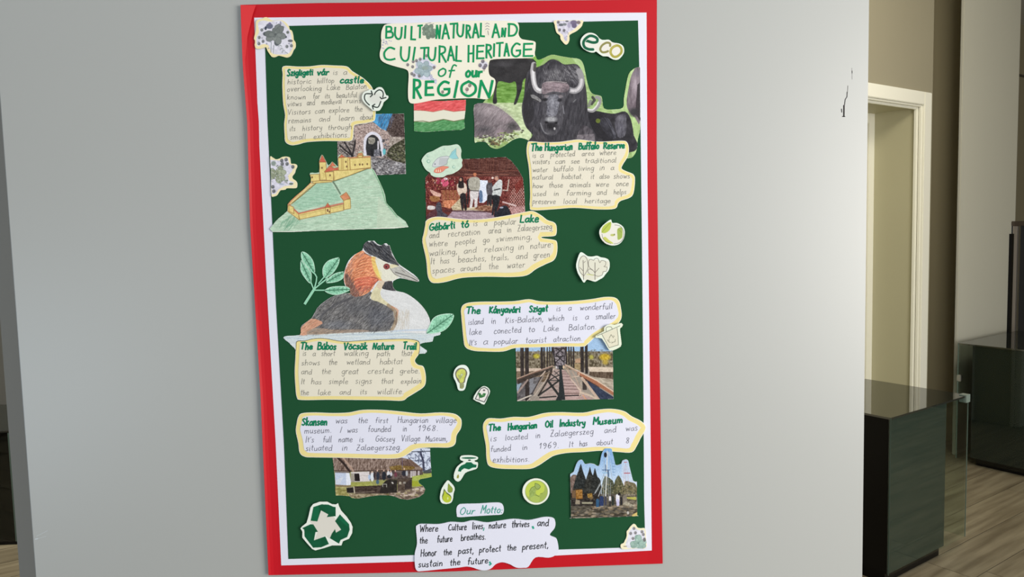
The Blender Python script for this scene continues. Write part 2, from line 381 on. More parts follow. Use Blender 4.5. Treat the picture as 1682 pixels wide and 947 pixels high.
for row in range(-32, 22):
    off = rr.uniform(0, 1.2)
    for k in range(-5, 6):
        a, b = k * 1.22 + off + .6, row * 0.19
        c = UN(a, b)
        if not (-3.9 < c[0] < 5.2 and -.5 < c[1] < 5.2): continue
        box('plank', (c[0], c[1], -0.006), (U[0], U[1]), (1.216, 0.186, 0.006), rr.choice(fms), fl)
# display wall that carries the poster
xl = (on_y(0, 212)[0] + on_y(59.5, 947)[0]) / 2; xr = (on_y(1428, 0)[0] + on_y(1418, 947)[0]) / 2
panel_m = mat('satin_grey_wall_paint', (167, 169, 166), .38, raw=True, spec=.8, noise=.012, nscale=4, bump=.02)
dw = structure(box('wall_front', ((xl + xr) / 2, 0.055, 0), (1, 0), (xr - xl, 0.11, 3.0), panel_m, bev=0.0025))
ik = Ink(); t = T(1370, 100, 8.61)
for p, w_ in [([(196, 350), (190, 440)], .6), ([(186, 440), (182, 510)], 1.3), ([(180, 510), (158, 545), (148, 625)], 1.2), ([(141, 630), (139, 785)], 2.4), ([(118, 785), (155, 787)], 1.2), ([(252, 100), (256, 260)], .25), ([(255, 140), (256, 172)], .9), ([(106, 680), (110, 725)], 1.2)]:
    ik.stroke(t(p), w_, 1)
ik.build('scratch_mark', .0002, mat('dark_gouge', (45, 42, 40), .9), dw)['label'] = 'short black gouge scratched into the painted wall'
ik = Ink(); ik.stroke([(58, 885), (62, 884)], 1.6, 1); ik.stroke([(60, 880), (78, 871)], .5, 1); ik.stroke([(62, 884), (76, 880)], .4, 1)
ik.build('chip_mark', .0002, mat('pale_chip', (200, 208, 212), .9), dw)['label'] = 'small pale chip low on the left of the wall'
# second board standing behind the left end
pa = on_y(31, 947, .4); pb = on_y(14, 708, .4); x0 = (pa[0] + pb[0]) / 2
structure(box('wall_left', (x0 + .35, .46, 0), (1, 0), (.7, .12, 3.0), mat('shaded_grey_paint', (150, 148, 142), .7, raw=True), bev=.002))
structure(box('wall_far_left', (-3.6, 5.2, 0), (1, 0), (5.2, .1, 3.1), mat('cool_grey_paint', (150, 149, 144), .8, raw=True)))
structure(box('ceiling', (0.4, 2.4, 3.1), (1, 0), (14, 6.4, .1), mat('white_ceiling', (205, 203, 196), .9, raw=True)))

# wall with the door
P0 = on_z(1427, 138, 2.2); a0 = P0 @ U; b0 = P0 @ N
def a_at(px, py, b):                       # position along U where the ray through a photo point meets the plane N = b
    r = ray(px, py); k = (b - CAM @ N) / (r @ N); return (CAM + k * r) @ U
def z_at(px, py, b):
    r = ray(px, py); k = (b - CAM @ N) / (r @ N); return (CAM + k * r)[2]
aJ1 = a_at(1526, 152, b0); aC = a_at(1531, 200, b0)
aI = a_at(1514, 182, b0)                   # inner edge of casing
aL = aI - .92                              # left edge of opening (hidden behind the display wall)
zT = z_at(1475, 145, b0); zI = z_at(1475, 167, b0)
def wbox(name, a1, a2, b1, b2, z1, z2, m, parent=None, bev=0.0):
    c = UN((a1 + a2) / 2, (b1 + b2) / 2, z1); return box(name, c, (U[0], U[1]), (abs(a2 - a1), abs(b2 - b1), z2 - z1), m, parent, bev)
def b_at(px, py, a):                       # position along N where the ray meets the plane U = a
    r = ray(px, py); k = (a - CAM @ U) / (r @ U); return (CAM + k * r) @ N
bJ = b_at(1502, 300, aI); bR = b_at(1437, 300, aI)
TH = b0 - bR + .12
dwall = structure(empty('wall_back', UN(aC, b0)))
def rel(o, p): o.parent = p; o.matrix_parent_inverse = Matrix.Translation(-p.location); return o
rel(wbox('wall_section', aI, aC, b0 - TH, b0, 0, 3.1, plaster), dwall)
rel(wbox('lintel', aL, aI, b0 - TH, b0, zI, 3.1, plaster), dwall)
rel(wbox('wall_section', aL - 2.5, aL, b0 - TH, b0, 0, 3.1, plaster), dwall)
dr = structure(empty('door_1', UN((aL + aI) / 2, b0)))
cw = aJ1 - aI
rel(wbox('casing', aI, aJ1, b0, b0 + .018, 0, zT, cream, bev=.003), dr)
rel(wbox('casing', aL - cw, aL, b0, b0 + .018, 0, zT, cream, bev=.003), dr)
rel(wbox('casing', aL, aI, b0, b0 + .018, zI, zT, cream, bev=.003), dr)
g1 = b0 - (b0 - bJ) * .35; g2 = b0 - (b0 - bJ) * .45; s1 = .010; s2 = .022
for (u1, u2, z1, z2, e) in ((aI - s1, aI, 0, zI, 0), (aL, aL + s1, 0, zI, 0), (aL + s1, aI - s1, zI - s1, zI, 0)):
    rel(wbox('jamb', u1, u2, g1, b0 + .004, z1, z2, cream, bev=.002), dr)
for (u1, u2, z1, z2) in ((aI - s2, aI, 0, zI), (aL, aL + s2, 0, zI), (aL + s2, aI - s2, zI - s2, zI)):
    rel(wbox('door_stop', u1, u2, bJ, g2, z1, z2, cream, bev=.003), dr)
rel(wbox('reveal', aI - s1, aI, bR, bJ, 0, zI, ochre), dr)
rel(wbox('reveal', aL, aL + s1, bR, bJ, 0, zI, ochre), dr)
rel(wbox('soffit', aL + s1, aI - s1, bR, bJ, zI - s1, zI, ochre), dr)
rel(wbox('inner_frame', aI - .07, aI, bR - .05, bR, 0, zI, cream, bev=.003), dr)
rel(wbox('inner_frame', aL, aL + .07, bR - .05, bR, 0, zI, cream, bev=.003), dr)
rel(wbox('inner_frame', aL + .07, aI - .07, bR - .05, bR, zI - .07, zI, cream, bev=.003), dr)
rel(wbox('door_leaf', aL + .07, aI - .07, bR - .045, bR - .01, 0.006, zI - .07, ochre), dr)
# deep, dim passage to the right of the door wall
pm = mat('passage_paint', (188, 178, 146), .8, raw=True)
structure(wbox('wall_passage', aC - 1.2, aC + 4, b0 - 1.2, b0 - 1.1, 0, 3.1, pm))
structure(wbox('wall_passage_left', aC - .22, aC - .02, b0 - 1.1, b0 - TH, 0, 3.1, pm))
# column
bp = b0 + .05
aP1 = a_at(1579, 250, bp); aP2 = a_at(1671, 250, bp)
structure(wbox('wall_passage_shade', aP1 + .3, aP1 + .4, b0 - 1.1, bp - .02, 0, 3.1, pm))  # hidden wall behind the column, added to keep the passage dark
structure(wbox('wall_column', aP1, aP2, bp - .02, bp, 0, 3.1, mat('column_paint', (190, 188, 172), .75, raw=True, noise=.02, nscale=2), bev=.004))
bq = b0 - .6
tw = structure(wbox('wall_right', aP2 - .3, aP2 + 3.5, bq - .1, bq, 0, 3.1, mat('olive_grey_paint', (150, 142, 116), .8, raw=True)))
zz = z_at(1678, 124, bq); rel_o = wbox('trim_1', aP2 - .3, aP2 + 3.5, bq, bq + .012, zz - .012, zz + .004, mat('dark_joint', (80, 74, 62), .8, raw=True)); structure(rel_o)

# glass display cases
def glass_m(tint, a):
    m = bpy.data.materials.new('greenish_glass'); m.use_nodes = True; nt = m.node_tree; nt.nodes.remove(nt.nodes['Principled BSDF'])
    out = nt.nodes['Material Output']; tr = nt.nodes.new('ShaderNodeBsdfTransparent'); tr.inputs[0].default_value = (*tint, 1)
    gl = nt.nodes.new('ShaderNodeBsdfGlossy'); gl.inputs['Roughness'].default_value = .02
    fr = nt.nodes.new('ShaderNodeFresnel'); fr.inputs['IOR'].default_value = a
    mx = nt.nodes.new('ShaderNodeMixShader'); ge = nt.nodes.new('ShaderNodeNewGeometry'); mt = nt.nodes.new('ShaderNodeMath'); mt.operation = 'SUBTRACT'; mt.use_clamp = True
    nt.links.new(fr.outputs[0], mt.inputs[0]); nt.links.new(ge.outputs['Backfacing'], mt.inputs[1]); nt.links.new(mt.outputs[0], mx.inputs[0]); nt.links.new(tr.outputs[0], mx.inputs[1]); nt.links.new(gl.outputs[0], mx.inputs[2])
    nt.links.new(mx.outputs[0], out.inputs[0]); return m
clear = glass_m((.90, .94, .915), 1.5)
edge_m = mat('green_glass_edge', (92, 110, 101), .2, raw=True)
def display_case(name, corner, L, D, H, body_a, label, hb=.05):
    """corner = nearest-left corner; L along U, D away (-N)"""
    a, b = corner @ U, corner @ N
    root = empty(name, UN(a + L / 2, b - D / 2)); tag(root, label, 'display case', 'black glass display cases')
    def B(nm, *r, **k): return rel(wbox(nm, *r, **k), root)
    g = .008
    B('base', a + body_a[0] + .02, a + body_a[1], b - D + .03, b - .03, 0, hb + .02, black)
    B('body', a + body_a[0], a + body_a[1], b - D + g, b - g * 1.5, hb, H - g, black)
    B('glass_front', a, a + L, b - g, b, hb, H - g, clear)
    B('backing_sheet', a + body_a[0] + .002, a + body_a[1] - .002, b - g * 1.45, b - g * 1.1, hb, H - g, dark_glass)
    B('glass_side', a + L - g, a + L, b - D, b - g, hb, H - g, clear)
    B('glass_top', a, a + L, b - D, b, H - g, H, mat('glossy_dark_top', (34, 38, 34), .03, raw=True, ior=2.4) if body_a[1] > L * .6 and name else clear)
    for (pa_, pb_) in [(a, b - .003), (a + L - .004, b - .003)]:
        B('glass_edge', pa_, pa_ + .003, pb_, pb_ + .003, hb, H, edge_m if pa_ > a + .1 else mat('dark_glass_edge', (62, 78, 70), .2, raw=True))
    B('corner_clip', a + L - .03, a + L + .004, b - .026, b + .005, H - .03, H + .004, mat('clear_clip', (120, 134, 126), .2, raw=True))
    return root
A1 = on_z(1463, 686, .69)
E1 = (on_z(1559.5, 658, .69) - A1) @ U; L1 = (on_z(1589, 648, .69) - A1) @ U; D1 = -((on_z(1420, 622, .69) - A1) @ N)
display_case('display_case', A1, L1, D1, .69, (.006, E1), 'black display case with glass sheets beside the right end of the grey wall')
A2 = on_z(1574, 563, .73)
s = .62
dc2 = empty('display_case', A2 + U * .4 + N * .3 - np.array([0, 0, .73])); tag(dc2, 'black glass display case further back, in front of the grey column', 'display case', 'black glass display cases')
def B(nm, *r, **k): return rel(wbox(nm, *r, **k), dc2)
ua, nb, s, g = A2 @ U, A2 @ N, .95, .008
B('base', ua + .05, ua + .75, nb + .09, nb + s - .03, 0, .07, black)
B('body', ua + g * 2, ua + .75, nb + .075, nb + s - g, .05, .73 - g, black)
B('backing_sheet', ua + g * 1.2, ua + g * 1.8, nb + .077, nb + s - g, .05, .73 - g, mat('near_black_glass', (30, 36, 34), .05, raw=True, ior=1.6))
B('glass_side', ua, ua + g, nb, nb + s, .03, .73 - g, clear)
B('glass_back', ua + g, ua + .78, nb, nb + g, .03, .73 - g, clear)
B('glass_top', ua, ua + .78, nb, nb + s, .73 - g, .73, mat('glossy_dark_top', None))
B('glass_edge', ua - .001, ua + .003, nb - .001, nb + .003, .03, .73, edge_m)
rel(wbox('chrome_clip', A2 @ U - .004, A2 @ U + .02, A2 @ N - .004, A2 @ N + .02, .50, .54, silver, bev=.003), dc2)
# tall dark cabinet with a metal edge
bt = A2 @ N - .06
at1 = a_at(1662, 400, bt); zt = z_at(1670, 366, bt)
root = empty('tall_cabinet', UN(at1 + .3, bt - .02)); tag(root, 'tall dark cabinet with a silver edge strip standing behind the far display case', 'cabinet')
def B(nm, *r, **k): return rel(wbox(nm, *r, **k), root)
q = lambda px: a_at(px, 450, bt)
zt2 = zt - .02
B('black_post', q(1660.5), q(1664), bt - .03, bt, 0, zt2 - .05, black); B('body', q(1664), q(1664) + .6, bt - .05, bt - .008, 0, zt2, mat('dark_blue_black_panel', (34, 38, 46), .25, raw=True))
B('inner_frame', q(1664), q(1670), bt - .008, bt - .002, 0, zt2, mat('taupe_frame', (140, 132, 122), .4, raw=True)); B('edge_strip', q(1670.5), q(1674), bt - .008, bt + .002, 0, zt2, silver)
B('top_cap', q(1663.5), q(1664) + .62, bt - .06, bt + .006, zt2, zt + .012, mat('brown_cap', (70, 60, 50), .5, raw=True), bev=.004)
# case at the far left
cl = on_z(27, 896, 0); zc = on_y(14, 708, cl[1])[2]
root = empty('display_case', (cl[0] - .4, cl[1] + .3, 0)); tag(root, 'black display case at the left edge, behind the end of the grey wall', 'display case', 'black glass display cases')
c0 = (cl[0] - .4, cl[1] + .31, 0)
rel(box('body', (c0[0], c0[1], .0), (1, 0), (.78, .58, zc - .03), black), root)
rel(box('glass_front', (c0[0], cl[1] + .012, .02), (1, 0), (.8, .006, zc - .03), clear), root)
rel(box('glass_top', (c0[0], c0[1], zc - .008), (1, 0), (.8, .6, .008), mat('glossy_dark_top', None)), root)
rel(box('glass_edge', (cl[0] - .003, cl[1] + .01, .02), (1, 0), (.006, .008, zc - .03), edge_m), root)
# unseen side walls of the room; the right one added to block daylight
structure(box('wall_room_left', (-4.6, -1, 0), (0, 1), (14, .1, 3.1), plaster))
structure(box('wall_light_block', (5.6, 3.2, 0), (0, 1), (6.5, .1, 3.1), plaster))

# ---------------------------------------------------------------- the poster: red board, white sheet, green sheet
poster = empty('poster', tuple(wall_pts([(755, 930)], 0)[0]))
tag(poster, 'tall red-edged poster board with white border and green sheet taped on the grey wall', 'poster')
def adopt(o, p):
    o.parent = p; o.matrix_parent_inverse = Matrix.Translation(-p.location); return o
red_m = mat('red_card', (190, 10, 28), .5, spec=.3, noise=.05, nscale=9); white_m = mat('white_card', (224, 225, 238), .7, spec=.2); green_m = mat('green_card', (26, 76, 46), .75, spec=.15, noise=.04, nscale=14)
cut_m = mat('white_paper_edge', (232, 232, 226), .8)
def sheet(name, left, top, right, bottom, h, th, m, curl=0):
    """left/right: points top->bottom, top/bottom: points left->right (photo coordinates); the left edge may curl off the wall"""
    def samp(pl, t):
        A = np.array(pl, float); d = np.r_[0, np.cumsum(np.hypot(*np.diff(A, axis=0).T))]; d /= d[-1]
        return np.stack([np.interp(t, d, A[:, 0]), np.interp(t, d, A[:, 1])], 1)
    nx, ny = 30, 44; u = np.r_[0, .006, .014, .026, np.linspace(.04, 1, nx - 3)]; nx = len(u) - 1; v = np.linspace(0, 1, ny + 1)
    Lp, Rp, Tp, Bp = samp(left, v), samp(right, v), samp(top, u), samp(bottom, u)
    P = np.zeros((ny + 1, nx + 1, 2))
    for j, vv in enumerate(v):
        for i, uu in enumerate(u):
            P[j, i] = (1 - uu) * Lp[j] + uu * Rp[j] + (1 - vv) * Tp[i] + vv * Bp[i] - ((1 - uu) * (1 - vv) * Lp[0] + uu * (1 - vv) * Rp[0] + (1 - uu) * vv * Lp[-1] + uu * vv * Rp[-1])
    hh = np.full((ny + 1, nx + 1), h)
    if curl:
        for j, vv in enumerate(v):
            for i, uu in enumerate(u):
                hh[j, i] += curl * math.exp(-uu / .012) * (.5 + .5 * abs(math.sin(5.2 * vv + .6))) + .2 * curl * math.exp(-(1 - uu) / .02) * vv
    V = np.concatenate([wall_pts(P[j], 0) for j in range(ny + 1)]); Hf = hh.ravel()
    Rr = np.concatenate([wall_pts(P[j], 1) for j in range(ny + 1)]) - V           # per metre towards the viewer
    top_ = V + Rr * Hf[:, None]; bot = top_.copy(); bot[:, 1] += th
    W_ = nx + 1; n = len(V); f = []
    for j in range(ny):
        for i in range(nx):
            a = j * W_ + i; f += [(a, a + W_, a + W_ + 1, a + 1), (a + n, a + 1 + n, a + W_ + 1 + n, a + W_ + n)]
    ring = [i for i in range(W_)] + [j * W_ + nx for j in range(1, ny + 1)] + [ny * W_ + i for i in range(nx - 1, -1, -1)] + [j * W_ for j in range(ny - 1, 0, -1)]
    f += [(ring[k], ring[(k + 1) % len(ring)], ring[(k + 1) % len(ring)] + n, ring[k] + n) for k in range(len(ring))]
    me = mesh(name, np.r_[top_, bot], f); o = obj(name, me, None, m); adopt(o, poster); return o
sheet('red_board', [(395, 8), (398.5, 105), (406, 200), (411, 374), (413.5, 380), (412, 388), (417, 470), (428, 650), (431.5, 730), (441, 944)],
      [(395, 8), (520, 5), (670, 3.6), (900, 1), (1079, -1)], [(1079, -1), (1078.7, 245), (1083, 560), (1086.5, 800), (1088.6, 925)],
      [(441, 944), (740, 938), (900, 931.5), (1000, 928), (1088.6, 925)], .0022, .0005, red_m, curl=.006)
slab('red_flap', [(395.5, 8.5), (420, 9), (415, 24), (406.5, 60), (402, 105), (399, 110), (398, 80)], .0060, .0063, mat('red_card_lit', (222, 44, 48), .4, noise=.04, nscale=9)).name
fp = bpy.data.objects['red_flap']; adopt(fp, poster); fp['label'] = 'red folded flap at the top left corner'
sheet('white_sheet', [(417.5, 29), (424, 200), (437, 450), (453, 730), (462, 928)], [(417.5, 29), (670, 26.3), (900, 22), (1062, 20.6)],
      [(1062, 20.6), (1063.5, 300), (1068, 660), (1070.6, 903.5)], [(462, 928), (740, 920), (900, 912.5), (986, 908), (1070.6, 903.5)], .0028, .0005, white_m)
sheet('green_sheet', [(434.5, 43.5), (439.5, 200), (448, 381), (453.5, 500), (466.6, 730), (473.7, 917.5)], [(434.5, 43.5), (618, 38.8), (910, 36.5), (1048, 33.5)],
      [(1048, 33.5), (1051.5, 162), (1054.5, 400), (1057, 660), (1058, 820), (1060, 896)], [(473.7, 917.5), (681, 911), (917, 902), (1018, 899), (1060, 896)], .0034, .0005, green_m)
HG = .0034

INKG = mat('green_marker', (0, 146, 88), .5, spec=.2); INKD = mat('dark_green_marker', (0, 122, 84), .5, spec=.2)
PENC = mat('pencil', (128, 126, 116), .6); PEN = mat('grey_pen', (92, 92, 104), .6); BLK = mat('black_pen', (28, 30, 34), .5)
CREAM = mat('cream_paper', (226, 220, 202), .8, noise=.02, nscale=20); BLUISH = mat('bluish_white_paper', (222, 223, 238), .8)
YEL = mat('yellow_pencilled_border', (232, 216, 146), .8, noise=.05, nscale=60)
def thing(name, label, cat, group, P):
    cx = sum(p[0] for p in P) / len(P); cy = max(p[1] for p in P)
    o = empty(name, tuple(wall_pts([(cx, cy)], HG)[0])); return tag(o, label, cat, group)

def note(label, tr, outline, words, heads, paper, pen, xh, hxh, ins=(4, 5, 5, 6), w=.8, hw=2.5, h0=.0046, sm=4):
    P = smooth(tr(outline), sm); root = thing('paper_note', label, 'note', 'handwritten notes glued on the poster', P)
    adopt(slab('backing', P, HG, h0, cut_m), root)
    Pb = inset(P, .7, .7, .7, .7); adopt(slab('border', Pb, h0, h0 + .00025, YEL), root)
    Pi = inset(P, *ins); adopt(slab('paper', Pi, h0 + .0002, h0 + .0006, paper), root)
    s = tr([(1, 0)])[0][0] - tr([(0, 0)])[0][0]
    ik = Ink()
    for tx, a, b, y0, y1 in words:
        (X0, Y0), (X1, Y1) = tr([(a, y0), (b, y1)]); word(ik, tx, X0, X1, Y0, Y1, xh * s, w)
    o = ik.build('handwriting', h0 + .00072, pen, None); adopt(o, root)
    rows = []
    for q in heads:
        if rows and abs(rows[-1][-1][3] - q[3]) < .6 * hxh: rows[-1].append(q)
        else: rows.append([q])
    for row in rows:
        ik = Ink()
        for tx, a, b, y0, y1 in row:
            (X0, Y0), (X1, Y1) = tr([(a, y0), (b, y1)]); word(ik, tx, X0, X1, Y0, Y1, hxh * s, hw)
        o = adopt(ik.build('heading', h0 + .00076, INKD, None), root); o['label'] = 'bold green marker heading'
    return root
def L(y, slope, *ws):      # line of words sharing a slope: (text, x0, x1)
    x_ = ws[0][1]; return [(t_, a, b, y + (a - x_) * slope, y + (b - x_) * slope) for t_, a, b in ws]

# note 1 : castle
note('cream note headed Szigligeti vár, by the castle photo at upper left', T(460, 100, 6.767),
 [(35,60),(200,62),(330,60),(460,45),(600,50),(740,60),(800,110),(870,155),(930,195),(1000,260),(1040,330),(1062,420),(1062,560),(1058,640),(1040,668),(960,692),(835,712),(818,760),(812,850),(790,888),(700,892),(500,890),(300,902),(200,928),(120,935),(60,900),(50,820),(45,700),(55,600),(35,480),(25,300),(28,150)],
 L(152,-.03,('is',590,640),('a',705,745)) + L(258,-.03,('historic',85,345),('hilltop',415,600)) + L(340,-.035,('overlooking',80,460),('Lake',520,665),('Balaton',735,960))
 + L(428,-.03,('known',80,285),('for',370,440),('its',500,555),('beautiful',630,855)) + L(505,-.05,('views',85,240),('and',300,385),('medieval',460,685),('ruins',740,900))
 + L(600,-.05,('Visitors',85,340),('can',390,495),('explore',545,770),('the',830,915)) + L(692,-.05,('remains',95,345),('and',435,555),('learn',655,825),('about',890,1035))
 + L(778,-.03,('its',110,170),('history',250,465),('through',535,795)) + L(872,-.04,('small',115,285),('exhibitions.',375,765)),
 L(165,-.03,('Szigligeti',80,365),('vár',415,540)) + L(246,-.01,('castle',668,930)), CREAM, PENC, 33, 38, (4, 4, 4, 5))
# note 2 : buffalo
t5 = T(680, 225, 3.787)
note('cream note headed The Hungarian Buffalo Reserve, below the buffalo photo', t5,
 [(705,40),(722,26),(800,32),(900,30),(960,22),(1030,15),(1150,28),(1290,22),(1325,32),(1337,70),(1330,120),(1300,170),(1292,195),(1320,212),(1365,232),(1375,270),(1365,350),(1340,378),(1290,395),(1270,412),(1250,445),(1150,450),(1000,440),(880,448),(740,455),(720,430),(722,350),(715,200),(700,100)],
 L(128,-.035,('is',738,758),('a',785,805),('protected',850,1000),('area',1045,1120),('where',1155,1258)) + L(168,-.02,('visitors',738,845),('can',880,940),('see',978,1030),('traditional',1065,1258))
 + L(218,-.03,('water',738,832),('buffalo',870,990),('living',1025,1118),('in',1155,1185),('a',1225,1243)) + L(263,-.01,('natural',738,865),('habitat.',920,1050),('it',1100,1120),('also',1155,1215),('shows',1243,1342))
 + L(316,-.02,('how',740,803),('those',840,925),('animals',970,1098),('were',1133,1212),('once',1258,1335)) + L(366,-.02,('used',742,820),('in',870,900),('farming',950,1100),('and',1138,1197),('helps',1243,1320))
 + L(416,-.015,('preserve',738,880),('local',930,1013),('heritage',1063,1222)),
 L(86,-.03,('The',730,795),('Hungarian',815,985),('Buffalo',1025,1150),('Reserve',1180,1310)), CREAM, PENC, 18, 23, (3.5, 4.5, 4, 4.5))
# note 3 : lake
note('cream note headed Gébárti tó, below the photo of people in a wooden hall', t5,
 [(70,545),(75,520),(110,500),(170,495),(300,510),(420,510),(560,490),(690,465),(740,460),(790,485),(830,515),(872,530),(887,555),(886,600),(868,616),(800,620),(800,628),(868,638),(890,655),(890,720),(870,765),(820,790),(760,820),(700,860),(600,870),(450,868),(300,875),(200,900),(140,908),(105,900),(85,860),(75,760),(52,650),(60,600)],
 L(552,-.04,('is',370,395),('a',438,455),('popular',500,635)) + L(628,-.075,('and',97,157),('recreation',213,412),('area',465,540),('in',580,605),('Zalaegerszeg',645,858))
 + L(682,-.075,('where',95,210),('people',258,378),('go',430,470),('swimming,',512,735)) + L(738,-.07,('walking,',97,270),('and',312,388),('relaxing',440,620),('in',650,683),('nature',725,850))
 + L(790,-.06,('It',105,130),('has',165,220),('beaches,',275,450),('trails,',480,590),('and',635,705),('green',745,845)) + L(846,-.065,('spaces',115,253),('around',290,415),('the',465,525),('water',580,690)),
 L(582,-.09,('Gébárti',97,255),('tó',295,340)) + L(530,-.03,('Lake',660,775)), CREAM, PENC, 21, 25, (5, 6, 5, 7))
# note 4 : grebe
t7 = T(470, 545, 4.303)
note('cream note headed The Búbos Vöcsök Nature Trail, under the bird drawing', t7,
 [(75,65),(130,60),(200,45),(280,45),(400,65),(520,60),(700,50),(850,48),(930,60),(945,90),(940,150),(910,200),(930,230),(965,240),(980,270),(988,330),(975,385),(910,430),(860,460),(820,485),(700,482),(500,480),(300,478),(110,480),(75,460),(65,380),(60,280),(65,180),(68,110)],
 L(168,0,('is',118,140),('a',188,208),('short',250,345),('walking',410,580),('path',643,733),('that',815,890)) + L(233,-.01,('shows',110,238),('the',303,360),('wetland',428,590),('habitat',663,822))
 + L(298,-.01,('and',107,180),('the',253,315),('great',393,510),('crested',577,752),('grebe.',805,945)) + L(368,-.007,('It',107,130),('has',178,250),('simple',303,437),('signs',490,605),('that',673,758),('explain',812,955))
 + L(445,-.012,('the',103,160),('lake',225,315),('and',378,455),('its',525,570),('wildlife.',645,832)),
 L(122,-.002,('The',103,185),('Búbos',222,352),('Vöcsök',408,572),('Nature',612,762),('Trail',828,920)), CREAM, PENC, 22, 26, (6, 7, 4, 6))
# note 5 : Skansen
note('white note headed Skansen, above the thatched house photo at lower left', t7,
 [(75,640),(85,600),(110,574),(200,568),(330,572),(440,568),(540,550),(680,550),(800,560),(950,575),(1080,568),(1180,575),(1225,600),(1240,630),(1235,680),(1205,730),(1195,790),(1150,815),(1050,815),(950,820),(900,835),(850,870),(780,893),(600,893),(400,888),(200,885),(130,880),(95,850),(85,780),(68,700)],
 L(643,-.003,('was',350,432),('the',510,575),('first',632,720),('Hungarian',788,1003),('village',1058,1203)) + L(715,-.02,('museum.',130,320),('I',378,392),('was',433,505),('founded',580,738),('in',825,852),('1968.',933,1075))
 + L(779,-.01,("It's",138,195),('full',262,320),('name',372,467),('is',517,547),('Göcsey',633,767),('Village',815,947),('Museum,',985,1140)) + L(838,-.01,('situated',140,322),('in',395,432),('Zalaegerszeg.',497,815)),
 L(657,0,('Skansen',112,288)), BLUISH, PEN, 23, 28, (7, 7, 5, 7))
# note 6 : Kányavári
note('white note headed The Kányavári Sziget, above the bridge photo', T(740, 475, 4.985),
 [(85,170),(100,130),(150,108),(260,100),(400,100),(530,95),(640,80),(720,95),(830,100),(1000,95),(1150,80),(1260,62),(1340,65),(1380,95),(1395,150),(1400,230),(1360,290),(1250,350),(1180,395),(1120,450),(1080,468),(900,468),(700,475),(530,480),(430,508),(280,508),(180,500),(120,470),(105,400),(95,300),(88,220)],
 L(176,-.035,('is',868,902),('a',965,990),('wonderfull',1062,1325)) + L(288,-.043,('island',147,270),('in',335,370),('Kis-Balaton,',450,760),('which',803,930),('is',1003,1038),('a',1103,1130),('smaller',1190,1350))
 + L(370,-.044,('lake',155,255),('conected',357,577),('to',640,690),('Lake',762,885),('Balaton.',968,1195)) + L(458,-.043,("It's",155,213),('a',268,303),('popular',357,550),('tourist',617,785),('atraction.',843,1078)),
 L(200,-.03,('The',130,243),('Kányavári',318,570),('Sziget',645,795)), BLUISH, PEN, 27, 30, (5, 5, 5, 5.5))
# note 7 : oil museum
note('white note headed The Hungarian Oil Industry Museum, at lower right', T(780, 660, 4.735),
 [(62,190),(75,150),(110,125),(200,128),(300,115),(420,115),(540,85),(660,78),(840,82),(950,60),(1060,52),(1160,70),(1220,110),(1290,145),(1325,180),(1325,220),(1290,280),(1260,340),(1220,390),(1120,388),(980,378),(850,388),(720,395),(620,415),(560,450),(500,490),(430,518),(300,520),(180,515),(110,495),(90,440),(85,340),(70,260)],
 L(305,-.075,('is',120,170),('located',238,410),('in',473,508),('Zalaegerszeg',588,922),('and',1008,1097),('was',1175,1265)) + L(386,-.062,('funded',125,278),('in',370,407),('1969.',500,655),('It',733,767),('has',815,875),('about',948,1073),('8',1175,1200))
 + L(470,-.03,('exhibitions.',140,425)),
 L(225,-.062,('The',108,200),('Hungarian',258,482),('Oil',548,607),('Industry',660,857),('Museum',920,1148)), BLUISH, PEN, 25, 28, (5.5, 7, 5.5, 6.5))

def card(name, label, cat, group, tr, outline, m, h0, sm=4, base=None):
    P = smooth(tr(outline), sm) if sm else tr(outline); root = thing(name, label, cat, group, P)
    adopt(slab('paper', P, base if base is not None else HG, h0, m), root); return root, P
# motto
t12 = T(660, 800, 6.007)
root, P = card('paper_slip', 'small rounded white slip reading Our Motto:', 'note', None, t12, [(540,205),(560,172),(600,162),(760,158),(900,149),(970,153),(1000,180),(1006,230),(985,266),(900,273),(700,285),(560,293),(542,265)], BLUISH, .0046)
ik = Ink(); s_ = 1 / 6.007
for tx, a, b, y in [('Our', 570, 715, 266), ('Motto:', 778, 990, 254)]:
    (X0, Y0), (X1, Y1) = t12([(a, y), (b, y - 3)]); word(ik, tx, X0, X1, Y0, Y1, 40 * s_, 1.35, .25)
adopt(ik.build('lettering', .0048, mat('teal_marker', (60, 158, 140), .5), None), root)
root, P = card('paper_note', 'wavy-edged white note with the four-line motto at the bottom edge of the poster', 'note', None, t12,
 [(140,400),(150,375),(190,360),(360,362),(480,340),(600,345),(700,325),(830,345),(950,330),(1100,310),(1250,322),(1400,292),(1490,300),(1515,340),(1508,400),(1460,468),(1520,500),(1540,550),(1545,620),(1510,670),(1450,692),(1320,690),(1250,780),(1200,792),(1130,790),(1060,755),(990,738),(930,755),(880,800),(820,818),(760,810),(700,790),(640,780),(560,790),(400,805),(200,825),(150,820),(130,770),(128,650),(150,550)], BLUISH, .0052)
ik = Ink()
for tx, a, b, y0, y1 in L(440,-.05,('Where',178,358),('Culture',460,640),('lives',697,800),('nature',860,1027),('thrives',1087,1258),('and',1338,1447)) + L(552,-.065,('the',178,255),('future',352,498),('breathes.',585,830)) + \
    L(682,-.068,('Honor',187,343),('the',413,493),('past,',558,710),('protect',765,978),('the',1040,1128),('present,',1190,1447)) + L(788,-.06,('sustain',165,400),('the',477,575),('future',652,850)):
    (X0, Y0), (X1, Y1) = t12([(a, y0), (b, y1)]); word(ik, tx, X0, X1, Y0, Y1, 36 * s_, 1.3, .15)
adopt(ik.build('handwriting', .0054, BLK, None), root)
